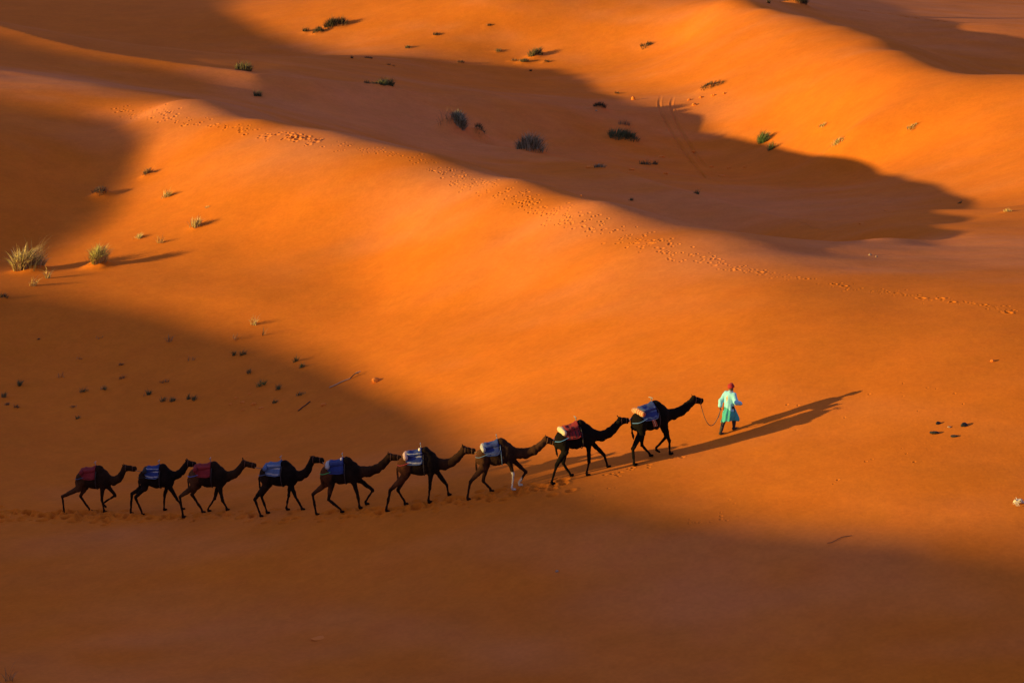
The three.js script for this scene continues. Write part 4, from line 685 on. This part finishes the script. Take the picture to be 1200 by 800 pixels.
// ---------------------------------------------------------------- stones, clods, bones and branches lying on the sand
function lump(r, sx, sy, sz) {
  const g = new THREE.IcosahedronGeometry(1, 2), p = g.attributes.position, o = r() * 99;
  for (let i = 0; i < p.count; i++) { const x = p.getX(i), y = p.getY(i), z = p.getZ(i), k = 1 + 0.28 * noise2(x * 1.7 + o, y * 1.7 + z * 1.3, 141) + 0.12 * noise2(x * 4 + o, z * 4 - y * 3, 142); p.setXYZ(i, x * k * sx, y * k * sy, z * k * sz); }
  g.computeVertexNormals(); return g;
}
function lie(name, label, category, group, x, z, w, h, material, depth = 0.7) {
  const r = rng(plantSeed++), m = shade(new THREE.Mesh(lump(r, w * 0.4, h * 0.5, w * 0.4 * depth), material));
  m.name = numbered(name); m.userData = { label, category }; if (group) m.userData.group = group;
  m.position.set(x, ground(x, z) + h * 0.12, z); m.rotation.y = r() * 1.2 - 0.6; scene.add(m); return m;
}
const clodMaterial = dyed(0.60, 0.168, 0.014, 1), crustMaterial = clodMaterial;
CLODS.forEach(([x, z, w, h], i) => {
  if (i < 5) lie('sand_clod', 'small crumb of crusted sand below the flat-topped clump by the tyre tracks', 'clod', 'crumbs by the tyre tracks', x, z, w, h, clodMaterial);
  else if (i < 16) lie('sand_clod', 'lump of crusted sand on the shaded floor of the valley behind the ridge', 'clod', 'clods on the valley floor', x, z, w, h, crustMaterial);
  else if (i < 23) lie('sand_clod', 'small lump in the cluster of sand crumbs in the shaded hollow', 'clod', 'crumbs in the hollow', x, z, w, h, crustMaterial);
  else lie('sand_clod', ['large sand lump at the shadow edge beside the pale fallen branch', 'small sand lump in the hollow past the short black stick', 'low flat sand crust alone on the shaded foreground slope', 'tiny sand lump on the slope below the middle camels', 'small clod with a pale side on the sunlit slope past the person', 'flat clod in the valley shadow near its tip', 'flat clod at the lower edge of the valley shadow'][i - 23], 'clod', null, x, z, w, h, i === 25 ? clodMaterial : crustMaterial);
});
['black angular stone, upper left of the four lying together on lit sand', 'long thin black stone, lowest left of the four on lit sand', 'largest black stone of the four lying together on lit sand', 'small flat black stone, nearest the foot of the slope of the four'].forEach((label, i) => { const [x, z, w, h] = BLACK_STONES[i]; lie('black_stone', label, 'stone', 'four black stones on the lit sand', x, z, w, h * 1.1, dyed(0.006, 0.005, 0.005, 0.8), 0.6); });
PEBBLES.forEach(([x, z, w, h], i) => lie('pale_pebble', ['small pale pebble alone on the shaded foreground sand', 'pale pebble on the streaked shoulder, one of a close pair', 'pale pebble on the streaked shoulder, one of a close pair', 'pale pebble at the foot of the dark low clump', 'pale sliver of stone between the black stones'][i], 'pebble', i === 1 || i === 2 ? 'pair of pale pebbles' : null, x, z, w, h, dyed(0.3, 0.2, 0.13, 0.9)));
{
  const [x, z, w] = BONES[0], o = thing('animal_bones', 'bleached bones with a dark hollow lying on lit sand at the slope', 'bones'), r = rng(3);
  o.position.set(x, ground(x, z), z); o.scale.setScalar(0.75);
  const bone1 = dyed(0.46, 0.4, 0.33, 0.8);
  const sk = skin([bone([-0.14, 0.09, 0], [0.08, 0.12, 0], 0.09, 0.11, 0.05), bone([0.08, 0.1, 0], [0.26, 0.05, 0.02], 0.07, 0.04, 0.04), bone([-0.1, 0.16, 0.06], [-0.2, 0.24, 0.1], 0.03, 0.015, 0.02), bone([-0.06, 0.17, -0.05], [-0.1, 0.26, -0.1], 0.03, 0.015, 0.02)], [-0.4, -0.1, -0.3], [0.5, 0.4, 0.3], 0.018);
  part('skull', sk, bone1, o);
  for (const s of [-1, 1]) { const e = new THREE.SphereGeometry(0.032, 8, 6); e.translate(0.05, 0.14, 0.088 * s); part('eye_socket', e, dyed(0.02, 0.015, 0.012, 1), o); }
  for (let k = 0; k < 3; k++) part('rib', tube([[-0.25 + k * 0.06, 0.0, 0.15], [-0.28 + k * 0.06, 0.12, 0.22], [-0.2 + k * 0.06, 0.1, 0.34], [-0.16 + k * 0.06, 0.0, 0.4]], 0.014, false, 12), bone1, o);
}
BRANCHES.forEach(([x, z, w], i) => {
  const o = thing(['fallen_branch', 'stick', 'twig'][i], ['pale fallen branch with a dark bent end beside the large clod', 'short straight black stick lying in the shaded hollow', 'long thin curved twig on the foreground sand below the sunlit slope'][i], ['branch', 'stick', 'twig'][i]);
  const y = ground(x, z), dz = [-0.35, -0.4, -0.15][i], pts = []; o.position.set(x, y, z);
  for (let k = 0; k <= 6; k++) { const t = k / 6 - 0.5, a = t * w * 0.98, b = t * dz * 2 + (i === 2 ? 0.05 * Math.sin(k * 1.3) : 0.03 * Math.sin(k * 2)); pts.push([a, ground(x + a, z + b) - y + 0.03 + (i === 0 && k > 4 ? 0.1 : 0), b]); }
  part('wood', tube(pts, [0.026, 0.024, 0.01][i], false, 30), [dyed(0.4, 0.26, 0.17), dyed(0.03, 0.018, 0.012), dyed(0.12, 0.05, 0.025)][i], o);
  if (i === 0) part('side_twig', tube([pts[4], [pts[5][0], pts[5][1] + 0.02, pts[5][2] + 0.12], [pts[6][0] - 0.05, pts[6][1] - 0.04, pts[6][2] + 0.25]], 0.02, false, 12), dyed(0.06, 0.03, 0.018), o);
});

renderer.render(scene, camera);
